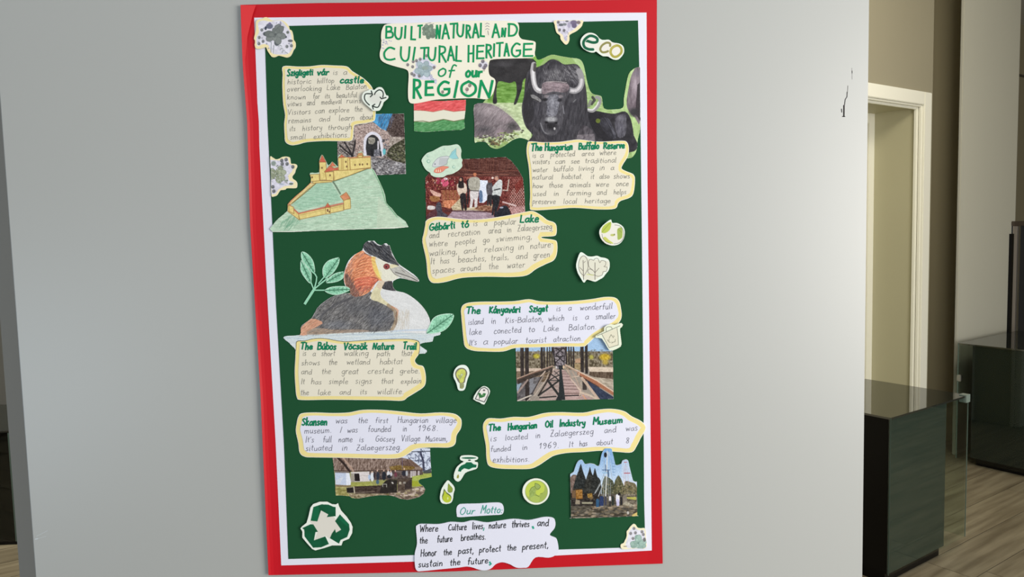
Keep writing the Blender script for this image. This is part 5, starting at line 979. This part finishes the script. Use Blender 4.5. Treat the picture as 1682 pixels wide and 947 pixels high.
for i in range(11):
    y = 330 + i * 42; x0_ = 250 - i * 14 if i < 6 else 150 + (i - 6) * 14
    c.line([(x0_, y + 50), (x0_ + 90, y + 6), (x0_ + 190, y - 4), (x0_ + 250, y + 18)], 7, (176, 84, 64), .5, sm=3); c.line([(x0_ - 20, y + 80), (x0_ + 40, y + 30), (x0_ + 120, y + 12)], 6, (110, 70, 66), .45, sm=3); c.line([(x0_ + 10, y + 66), (x0_ + 100, y + 24), (x0_ + 220, y + 14)], 5, (246, 190, 136), .5, sm=3)
c.hatch([(140,700),(300,760),(420,740),(330,850),(200,870)], -.9, 90, 8, .5, [(60, 50, 52), (130, 96, 90), (220, 140, 120)], .55, 12); c.hatch([(60,500),(160,500),(200,760),(120,780)], 1.9, 60, 9, .5, [(60, 50, 50), (150, 110, 100)], .55, 13)
c.line([(420,600),(500,615),(520,650),(440,720),(400,790)], 10, (96, 46, 46), .6, sm=3)
crest = [(310,180),(330,130),(370,90),(400,110),(440,85),(480,120),(520,150),(570,155),(610,130),(640,165),(680,150),(705,230),(730,300),(800,400),(815,440),(700,405),(600,370),(520,325),(430,290),(360,250)]
c.poly(crest, (60, 60, 64), 1, tex=(38, 1.3, 5, -.75), sm=2); c.hatch(crest, .75, 190, 9, .5, [(36, 38, 44), (104, 104, 108), (150, 150, 150), (50, 54, 66)], .6, 5); c.line([(330,260),(420,300)], 9, (60, 46, 44), .8)
c.ell(645, 450, 46, 42, (130, 66, 62)); c.ell(645, 450, 30, 28, (150, 70, 70)); c.ell(640, 455, 13, 13, (50, 34, 36)); c.poly([(690,420),(790,430),(830,470),(800,500),(720,490)], (224, 214, 176), .9, sm=2)
c.poly([(700,480),(800,450),(850,460),(960,540),(1090,630),(1095,660),(1060,668),(920,630),(830,590),(770,570),(720,520)], (186, 184, 178), 1, tex=(10, 8, 2, .5)); c.line([(690,470),(760,560),(850,600)], 8, (90, 84, 76), .7, sm=3); c.line([(770,530),(880,565),(1000,610),(1085,655)], 9, (54, 48, 50), .9, sm=3); c.line([(840,460),(960,540),(1090,632)], 9, (120, 118, 112), .8); c.line([(860,500),(900,530)], 12, (130, 128, 124), .8); c.line([(830,600),(930,625),(1060,662)], 6, (150, 148, 140), .8)
c.poly([(620,670),(720,655),(735,740),(780,795),(700,790),(590,765),(585,730)], (70, 68, 72), 1, tex=(22, 2, 4, 0), sm=2); c.line([(700,655),(600,660),(560,650)], 8, (180, 150, 140), .6)
c.poly([(540,650),(620,660),(580,740),(560,780),(500,720)], (218, 196, 172), .9, sm=2)
c.grain(8, .8)
photo('grebe_drawing', 'coloured pencil drawing of a crested water bird with orange ruff floating on pale water', 'drawing', P, c, .0044, part='drawn_surface', group='coloured pencil drawings')

# ---------------------------------------------------------------- leafy twig and single leaf
LG = (150, 210, 178)
root = None
def leafprint(P_, mid, veins, root, h0, h1, name='leaf'):
    c = Cv(*bounds(P_), .5, LG); c.I += 24 * c.noise(c.X, c.Y, 2.2, 1.4, .8)[..., None]; c.poly([(p[0] * .55 + mid[0][0] * .25 + mid[-1][0] * .2, p[1] * .55 + mid[0][1] * .25 + mid[-1][1] * .2) for p in P_], (126, 182, 152), .6, tex=(18, 2, 2, 0))
    c.line(P_, 2.2, (196, 226, 206), .8, closed=True); c.line(mid, 1.5, (52, 104, 78), .85)
    for v in veins: c.line(v, 1.0, (66, 122, 92), .75)
    adopt(slab(name, P_, h0, h1, mat('leaf_paper', (170, 214, 188), .8)), root); s_o = bpy.data.objects[-1] if False else None
    o = adopt(c.build('leaf_print', P_, h1 + .0002, None), root); return o
def leaf_veins(mid, n, ln):
    A = np.array(mid); out = []
    for k in range(1, n + 1):
        t_ = k / (n + 1); p = A[0] * (1 - t_) + A[-1] * t_; d = (A[-1] - A[0]); d = d / np.hypot(*d); nn = np.array([-d[1], d[0]]); l_ = ln * math.sin(math.pi * (.15 + .7 * t_))
        out += [[tuple(p), tuple(p + (d * .9 + nn) * l_)], [tuple(p), tuple(p + (d * .9 - nn) * l_)]]
    return out
tP0 = t6([(190,540)])
root = thing('leafy_twig_cutout', 'cut-out green leafy twig to the left of the bird drawing', 'paper cutout', 'green leaf cutouts', t6([(155,130),(500,545)]))
ik = Ink()
for q, w_ in (([(195,535),(265,425)], 4.2), ([(265,425),(285,330),(240,280)], 2.0), ([(262,425),(240,370)], 2.0), ([(270,420),(330,370),(370,340)], 2.2), ([(300,380),(350,320)], 1.8), ([(270,432),(360,432)], 2.0)):
    ik.stroke(t6(q), w_, 3)
st = ik.build('stem', HG + .0008, mat('leaf_green_print', LG, .8), root); adopt(st, root)
st.modifiers.new('thick', 'SOLIDIFY').thickness = .0006
for o_, m_ in (([(162,150),(175,132),(215,150),(255,200),(270,260),(268,300),(240,280),(200,240),(170,200)], [(172,140),(268,300)]), ([(158,235),(165,200),(200,240),(240,290),(245,330),(240,380),(215,365),(180,320),(160,280)], [(165,210),(240,378)]),
                ([(330,300),(335,250),(370,205),(420,185),(460,180),(455,230),(420,290),(380,325),(345,340)], [(345,340),(458,182)]), ([(355,372),(385,330),(430,300),(480,288),(498,292),(496,330),(460,360),(400,375)], [(355,372),(496,292)]),
                ([(345,435),(390,408),(460,400),(520,405),(545,425),(520,445),(450,468),(390,462)], [(345,434),(545,425)])):
    Pl = smooth(t6(o_), 3); ml = t6(m_); leafprint(Pl, ml, leaf_veins(ml, 5, 3.2), root, HG, .0040 if o_[0][0] != 345 else .0050)
Pl = smooth(t6([(1140,768),(1160,710),(1190,650),(1250,620),(1348,618),(1335,680),(1290,735),(1230,762)]), 3); ml = t6([(1140,768),(1346,620)])
root = thing('leaf_cutout', 'single cut-out green leaf at the right tip of the bird drawing', 'paper cutout', 'green leaf cutouts', Pl)
leafprint(Pl, ml, leaf_veins(ml, 7, 5), root, HG, .0050)

# ---------------------------------------------------------------- raised stickers on little foam pads
def sticker(name, label, tr, outline, base, fn, h=.0075, sm=3, cell=.42, cat='sticker', side=cut_m):
    P = smooth(tr(outline), sm) if sm else tr(outline); root = thing(name, label, cat, 'raised paper stickers', P)
    cx = sum(p[0] for p in P) / len(P); cy = sum(p[1] for p in P) / len(P)
    pad = [(cx + (p[0] - cx) * .55, cy + (p[1] - cy) * .55) for p in P[::3]]
    adopt(slab('foam_pad', pad, HG, h - .0008, mat('foam', (210, 210, 205), .9)), root); adopt(slab('paper', P, h - .0008, h, side), root)
    c = Cv(*bounds(P), cell, base); c.t = tr; fn(c); adopt(c.build('print', P, h + .00015, None), root); return root
WH = (228, 236, 226)
DG, YG, OG = (8, 92, 62), (196, 206, 76), (140, 160, 66)
def f(c):
    c.poly([(710,330),(850,320),(960,400),(1000,500),(1200,460),(1400,550),(1460,700),(1350,820),(1150,760),(900,650),(700,640),(650,500)], (232, 226, 218), .8, sm=2)
    c.line([(760,470),(860,500),(945,490),(960,430),(900,380),(800,365),(700,440),(670,520),(700,600),(780,640),(870,645)], 56, DG, sm=4); c.line([(730,480),(900,500)], 30, DG)
    c.line([(1225,570),(1220,520),(1150,505),(1060,560),(1020,640),(1060,700),(1130,700),(1180,680)], 44, (142, 138, 82), sm=4)
    c.line([(1350,565),(1260,620),(1235,710),(1290,790),(1370,790),(1450,720),(1460,640),(1420,580)], 50, (170, 162, 72), sm=4, closed=True); c.line([(1350,555),(1240,640),(1240,740)], 8, (210, 205, 130), .8, sm=3)
sticker('eco_sticker', 'raised white sticker with the letters eco in green and olive', t3f, [(610,480),(640,400),(710,330),(790,300),(880,310),(950,350),(1010,420),(1080,450),(1200,445),(1280,500),(1400,520),(1480,560),(1515,630),(1510,720),(1460,800),(1390,855),(1300,855),(1220,815),(1180,790),(1080,785),(1000,740),(940,690),(880,710),(800,700),(700,650),(630,580)], WH, f)
th2 = T(590, 135, 17.218)
def f(c):
    c.ell(450, 450, 260, 220, (216, 216, 208), .8, soft=.5); K = (34, 44, 40)
    for q in ([(285,640),(210,570),(155,480),(150,390),(190,325),(340,325)], [(430,345),(470,270),(560,215),(640,240),(680,320),(665,420)], [(608,540),(570,640),(530,700),(470,705),(370,665)]): c.line(q, 32, K, sm=3)
    for q in ([(340,245),(375,350),(315,410)], [(590,420),(630,465),(755,430)], [(440,620),(370,665),(395,755)]): c.line(q, 32, K)
sticker('recycle_sticker', 'raised white sticker with three black outline arrows at the right of the castle note', th2, [(100,330),(150,270),(250,230),(320,190),(380,210),(430,215),(490,165),(570,135),(650,155),(700,220),(740,320),(770,370),(815,380),(825,430),(790,480),(740,520),(690,570),(660,660),(620,730),(560,800),(400,805),(330,750),(250,680),(150,590),(90,500),(75,410)], WH, f, h=.0095)
tf = T(690, 230, 14.573)
P = smooth(tf([(35,480),(80,400),(170,310),(300,260),(450,180),(560,135),(700,130),(830,105),(900,105),(960,160),(990,250),(980,330),(985,420),(1015,470),(1000,540),(1010,620),(960,690),(860,760),(760,810),(650,830),(560,880),(450,890),(350,880),(260,830),(240,780),(150,720),(80,620),(50,540)]), 3)
c = Cv(*bounds(P), .45, (200, 222, 202)); c.t = tf; c.I += 6 * c.noise(c.X, c.Y, 3, 3)[..., None]
c.poly([(870,200),(960,250),(960,400),(900,420)], (216, 214, 200), .8, sm=2); F1 = [(290,600),(350,500),(440,420),(560,385),(700,390),(650,480),(640,560),(540,610),(420,635),(320,640)]
c.poly(F1, (206, 210, 212), 1, sm=2); c.line(F1, 9, (120, 124, 136), .8, sm=2, closed=True)
for i in range(7):
    for j in range(4): c.line([(470 + i * 30 - j * 6, 430 + j * 42), (485 + i * 30 - j * 6, 450 + j * 42), (475 + i * 30 - j * 6, 465 + j * 42)], 7, (116, 120, 126), .8)
c.ell(355, 570, 14, 14, (70, 74, 90)); c.poly([(700,390),(760,280),(860,195),(860,340),(920,440),(780,450),(720,430)], (150, 206, 210), 1, sm=1); c.line([(700,390),(760,280),(860,195),(860,340),(920,440),(780,450)], 8, (110, 130, 134), .8); c.line([(740,360),(850,250)], 6, (90, 150, 160), .7)
F2 = [(330,760),(360,690),(440,650),(560,620),(690,645),(600,690),(540,750),(430,785)]; c.poly(F2, (228, 140, 116), 1, sm=2); c.line(F2, 8, (180, 80, 70), .8, sm=2, closed=True)
for x in (390, 440, 490): c.poly([(x - 18, 760), (x, 690), (x + 14, 750)], (244, 226, 200)); c.line([(x + 22, 680), (x + 16, 765)], 8, (190, 84, 74), .8)
for x, y, r in ((200,505,44),(805,640,36),(185,375,28),(585,215,22)): c.ell(x, y, r, r, (96, 156, 136), .8); c.ell(x + 4, y - 2, r * .72, r * .72, (206, 226, 212))
photo('fish_drawing', 'pale green scrap with two drawn fish over the corner of the hall photo', 'drawing', P, c, .0052, part='drawn_surface', group='coloured pencil drawings')
tl = T(940, 350, 7.89)
def f(c):
    c.ell(510, 270, 160, 140, (228, 224, 214), .9); c.ell(530, 270, 130, 122, (110, 118, 96), .0)
    c.poly([(500,110),(430,140),(385,190),(380,250),(430,255),(480,220),(500,170)], (182, 196, 86), sm=2); c.line([(380,250),(430,190),(495,120)], 5, (100, 120, 40), .8)
    c.poly([(580,215),(610,185),(645,190),(650,280),(640,320),(590,345),(585,290)], (160, 178, 86), sm=2); c.poly([(400,315),(430,305),(480,350),(530,385),(520,395),(460,380),(410,345)], (196, 202, 100), sm=2); c.line([(590,200),(640,250)], 4, (100, 110, 50), .7)
    c.line([(550,150),(610,160),(650,200),(668,270),(650,340),(600,385),(540,395)], 7, (100, 100, 100), .8, sm=3); c.line([(385,270),(395,320),(440,370),(500,392)], 6, (90, 96, 80), .8, sm=3); c.ell(520, 282, 34, 18, (180, 186, 96), .9, soft=.4); c.ell(545, 275, 9, 12, (120, 130, 60), .9)
sticker('leaf_cycle_sticker', 'raised round white sticker with three green leaves in a ring and a pointed tip', tl, [(352,225),(385,170),(440,120),(500,82),(518,125),(570,125),(630,150),(670,195),(680,260),(665,330),(620,390),(560,415),(500,415),(430,390),(380,340),(355,285)], WH, f, h=.011)
def f(c):
    g = (96, 90, 82); c.poly([(100,560),(180,560),(240,600),(470,620),(440,740),(300,860),(160,860),(90,740)], (218, 214, 196), .8, sm=2)
    c.line([(150,810),(100,760),(80,680),(95,600),(140,550),(180,575),(200,640),(200,720),(150,810)], 7, g, .8, sm=3); c.line([(140,610),(145,860)], 8, g); c.line([(95,700),(145,750)], 6, g); c.line([(150,640),(170,620)], 5, g)
    c.line([(290,800),(230,790),(200,750),(225,720),(260,735),(215,690),(210,620),(240,595),(275,610),(290,590),(330,585),(355,640),(380,610),(430,625),(430,670),(410,690),(450,700),(440,750),(400,755),(385,800),(330,815),(290,800)], 6, g, .85, sm=3); c.line([(293,640),(293,860)], 8, g); c.line([(260,730),(293,770),(345,710)], 6, g); c.line([(190,790),(270,800)], 12, (196, 206, 110), .6)
sticker('tree_leaf_sticker', 'raised white sticker with outlined leaf and tree drawings', tl, [(50,680),(65,600),(90,530),(115,505),(150,520),(200,555),(260,560),(320,550),(370,570),(430,580),(475,610),(485,680),(470,740),(430,790),(400,830),(350,860),(300,885),(250,875),(190,860),(160,895),(140,890),(110,840),(70,770)], WH, f, h=.009)
tu = T(735, 590, 11.8375)
def f(c):
    c.poly([(160,340),(150,250),(200,180),(280,160),(350,190),(385,270),(350,370),(330,450),(230,460)], (120, 112, 100), 1, sm=3); c.poly([(178,330),(175,260),(215,205),(280,182),(335,205),(355,270),(330,360),(305,440),(245,450),(225,390)], (200, 206, 104), 1, sm=3, tex=(14, 2, 2, 0)); c.poly([(200,290),(240,310),(290,265),(300,300),(240,380)], (160, 170, 120), .8, sm=2); c.ell(275, 295, 22, 22, (200, 206, 180), .9, soft=.4)
    c.poly([(235,460),(320,460),(320,540),(290,570),(240,560)], (152, 156, 110), 1, tex=(16, 2, 2, 0)); c.line([(235,495),(320,490)], 6, (110, 110, 80), .7); c.line([(240,525),(318,520)], 6, (110, 110, 80), .7)
sticker('light_bulb_sticker', 'raised white sticker of a yellow-green light bulb', tu, [(115,300),(135,210),(190,140),(260,108),(340,110),(400,160),(425,230),(425,290),(395,370),(370,460),(345,560),(310,600),(250,608),(205,580),(185,500),(155,420),(125,360)], (230, 240, 232), f)
def f(c):
    c.poly([(600,620),(660,545),(730,540),(800,610),(720,840),(540,770)], (230, 226, 222), 1, sm=0); c.line([(540,765),(600,640),(650,560),(720,540),(785,580),(800,650),(760,740),(715,825),(540,765)], 18, (70, 74, 74), .9); c.ell(710, 597, 24, 16, (90, 84, 90)); c.poly([(590,650),(640,650),(660,690),(700,650),(750,660),(720,720),(660,745),(620,745)], (50, 112, 62), 1, sm=1); c.ell(685, 690, 30, 12, (140, 180, 130), .8, soft=.4); c.line([(620,740),(615,770)], 12, (60, 80, 60))
sticker('tag_sticker', 'raised white sticker of a tag with a green heart-shaped sprout', tu, [(500,770),(560,640),(620,570),(690,520),(760,530),(815,580),(825,650),(780,740),(715,875),(620,830)], WH, f, sm=2)
tt2 = T(715, 740, 10.525)
def f(c):
    c.ell(580, 122, 130, 15, DG); c.ell(590, 160, 26, 12, (40, 60, 50)); c.poly([(390,350),(410,290),(450,250),(510,225),(540,195),(620,195),(660,230),(715,240),(705,285),(640,290),(580,320),(500,300),(455,330),(440,360)], (4, 98, 66), 1, sm=1); c.poly([(400,400),(410,440),(400,475),(370,470),(372,430)], (150, 150, 70), 1, sm=1)
sticker('tap_sticker', 'raised white sticker of a green water tap with a drop', tt2, [(425,125),(450,85),(540,75),(640,78),(720,100),(742,125),(715,155),(680,165),(690,190),(735,200),(735,260),(710,310),(600,345),(520,380),(480,440),(430,515),(380,528),(330,490),(320,420),(350,320),(390,260),(460,205),(500,185),(440,160)], WH, f, sm=2)
def f(c):
    for q, col in (([(225,560),(260,600),(300,650),(290,710),(240,722),(212,690),(215,620)], (140, 160, 66)), ([(150,650),(190,710),(260,760),(280,820),(250,865),(190,880),(130,850),(115,780),(135,720)], (184, 198, 58))): c.poly(q, (96, 110, 60), 1, sm=2); cx = sum(p[0] for p in q) / 7; cy = sum(p[1] for p in q) / 7; c.poly([(cx + (p[0] - cx) * .9, cy + (p[1] - cy) * .9) for p in q], col, 1, sm=2)
    c.ell(215, 820, 12, 24, (220, 228, 160), .9)
sticker('water_drop_sticker', 'raised white sticker of two green water drops', tt2, [(80,800),(100,680),(140,600),(190,530),(220,510),(260,540),(320,610),(335,670),(315,740),(305,830),(270,895),(200,915),(120,905),(90,860)], WH, f)
tbn = T(965, 520, 15.785)
def f(c):
    g = (92, 92, 78); c.poly([(370,450),(770,290),(800,720),(560,800)], (222, 218, 196), 1); c.line([(245,490),(480,390),(840,230)], 14, g, .9); c.line([(370,450),(560,800),(800,725)], 13, g, .9); c.line([(765,290),(790,500),(800,725)], 12, g, .9); c.line([(485,380),(480,290),(540,255),(620,265),(635,320)], 13, g, .9, sm=2)
    for q in ([(560,550),(610,460),(670,540)], [(720,580),(715,640),(640,665)], [(590,665),(545,640),(560,580)]): c.line(q, 16, (130, 130, 112), .9); 
    for x, y in ((690,500),(640,665),(530,605)): c.line([(x - 20, y - 15), (x + 5, y), (x - 15, y + 20)], 10, (110, 110, 96), .9)
sticker('bin_sticker', 'raised cream sticker of a recycling bin with open lid over the bridge photo', tbn, [(200,540),(215,490),(300,440),(430,370),(430,280),(500,215),(600,190),(700,210),(800,175),(880,160),(920,200),(895,260),(850,290),(840,340),(860,500),(885,700),(860,770),(760,830),(660,870),(570,870),(520,800),(440,660),(370,560),(280,545)], (226, 232, 212), f, sm=1, h=.0095)
tr_ = T(850, 775, 15.783)
def f(c):
    c.ell(490, 500, 290, 290, (158, 176, 88)); c.poly([(210,480),(230,360),(330,260),(480,225),(620,260),(700,350),(690,480),(620,550),(540,600),(480,560),(480,480),(560,450),(590,370),(530,300),(450,290),(440,370),(360,390),(310,480),(300,640),(230,580)], (188, 204, 84), 1, sm=2)
    c.poly([(310,480),(360,400),(440,370),(470,440),(440,560),(420,620),(340,650),(310,560)], (148, 170, 92), 1, sm=2, tex=(10, 3, 3, 0)); c.poly([(450,290),(530,300),(590,370),(580,410),(520,440),(460,370)], (150, 170, 96), 1, sm=1)
    for q in ([(310,500),(360,400),(440,365)], [(450,280),(540,310),(595,370),(560,420),(500,440),(450,370),(455,290)], [(470,585),(560,630)], [(590,560),(640,545)]): c.line(q, 12, (90, 108, 44), .85, sm=2)
    c.poly([(400,610),(560,640),(600,760),(450,780),(330,700)], (176, 196, 100), .6, sm=2); c.line([(560,780),(600,640)], 10, (128, 150, 66), .7)
    c.line([(490 + 292 * math.cos(a_), 500 + 290 * math.sin(a_)) for a_ in np.linspace(0, 6.283, 40)] and [(490 + 292 * math.cos(a_), 500 + 290 * math.sin(a_)) for a_ in np.linspace(0, 6.2, 40)], 9, (130, 140, 100), .7, closed=True)
sticker('green_globe_sticker', 'raised round white-rimmed sticker with green swirling shapes', tr_, [(480 + 352 * math.cos(a_), 500 + 340 * math.sin(a_)) for a_ in np.linspace(0, 2 * math.pi, 21)[:-1]], (232, 236, 222), f)
trc = T(485, 815, 9.971)
def f(c):
    c.poly([(230,410),(420,220),(540,290),(640,340),(750,540),(560,690),(490,640),(310,720),(360,580),(250,420)], (218, 214, 204), 1)
    for q in ([(250,395),(295,170),(430,125),(540,130),(620,165),(660,170),(660,320),(515,335),(540,290),(420,225),(360,405)], [(650,400),(730,290),(880,450),(890,540),(850,660),(740,710),(715,770),(565,680),(600,600),(650,530),(665,590),(750,540)], [(110,515),(250,450),(295,455),(370,575),(330,580),(305,715),(490,650),(550,775),(420,830),(290,835),(150,650),(145,540)]): c.poly(q, (6, 84, 52), 1, tex=(5, 8, 8, 0))
    c.poly([(300,180),(375,150),(395,215),(360,400),(260,390)], (10, 104, 66), .8); c.poly([(740,310),(870,450),(850,490),(700,350)], (14, 112, 72), .6); c.line([(380,150),(460,220)], 8, (6, 70, 44), .6)
sticker('recycle_sticker', 'large raised recycling symbol sticker of three dark green arrows, bottom left', trc, [(85,520),(110,490),(185,430),(215,330),(250,180),(290,125),(400,85),(520,85),(600,125),(660,130),(700,110),(715,160),(750,230),(840,330),(910,430),(938,500),(930,600),(880,690),(780,730),(755,800),(720,800),(600,800),(480,840),(330,880),(280,860),(190,760),(115,670),(115,570)], (232, 236, 228), f, sm=1, cell=.5)
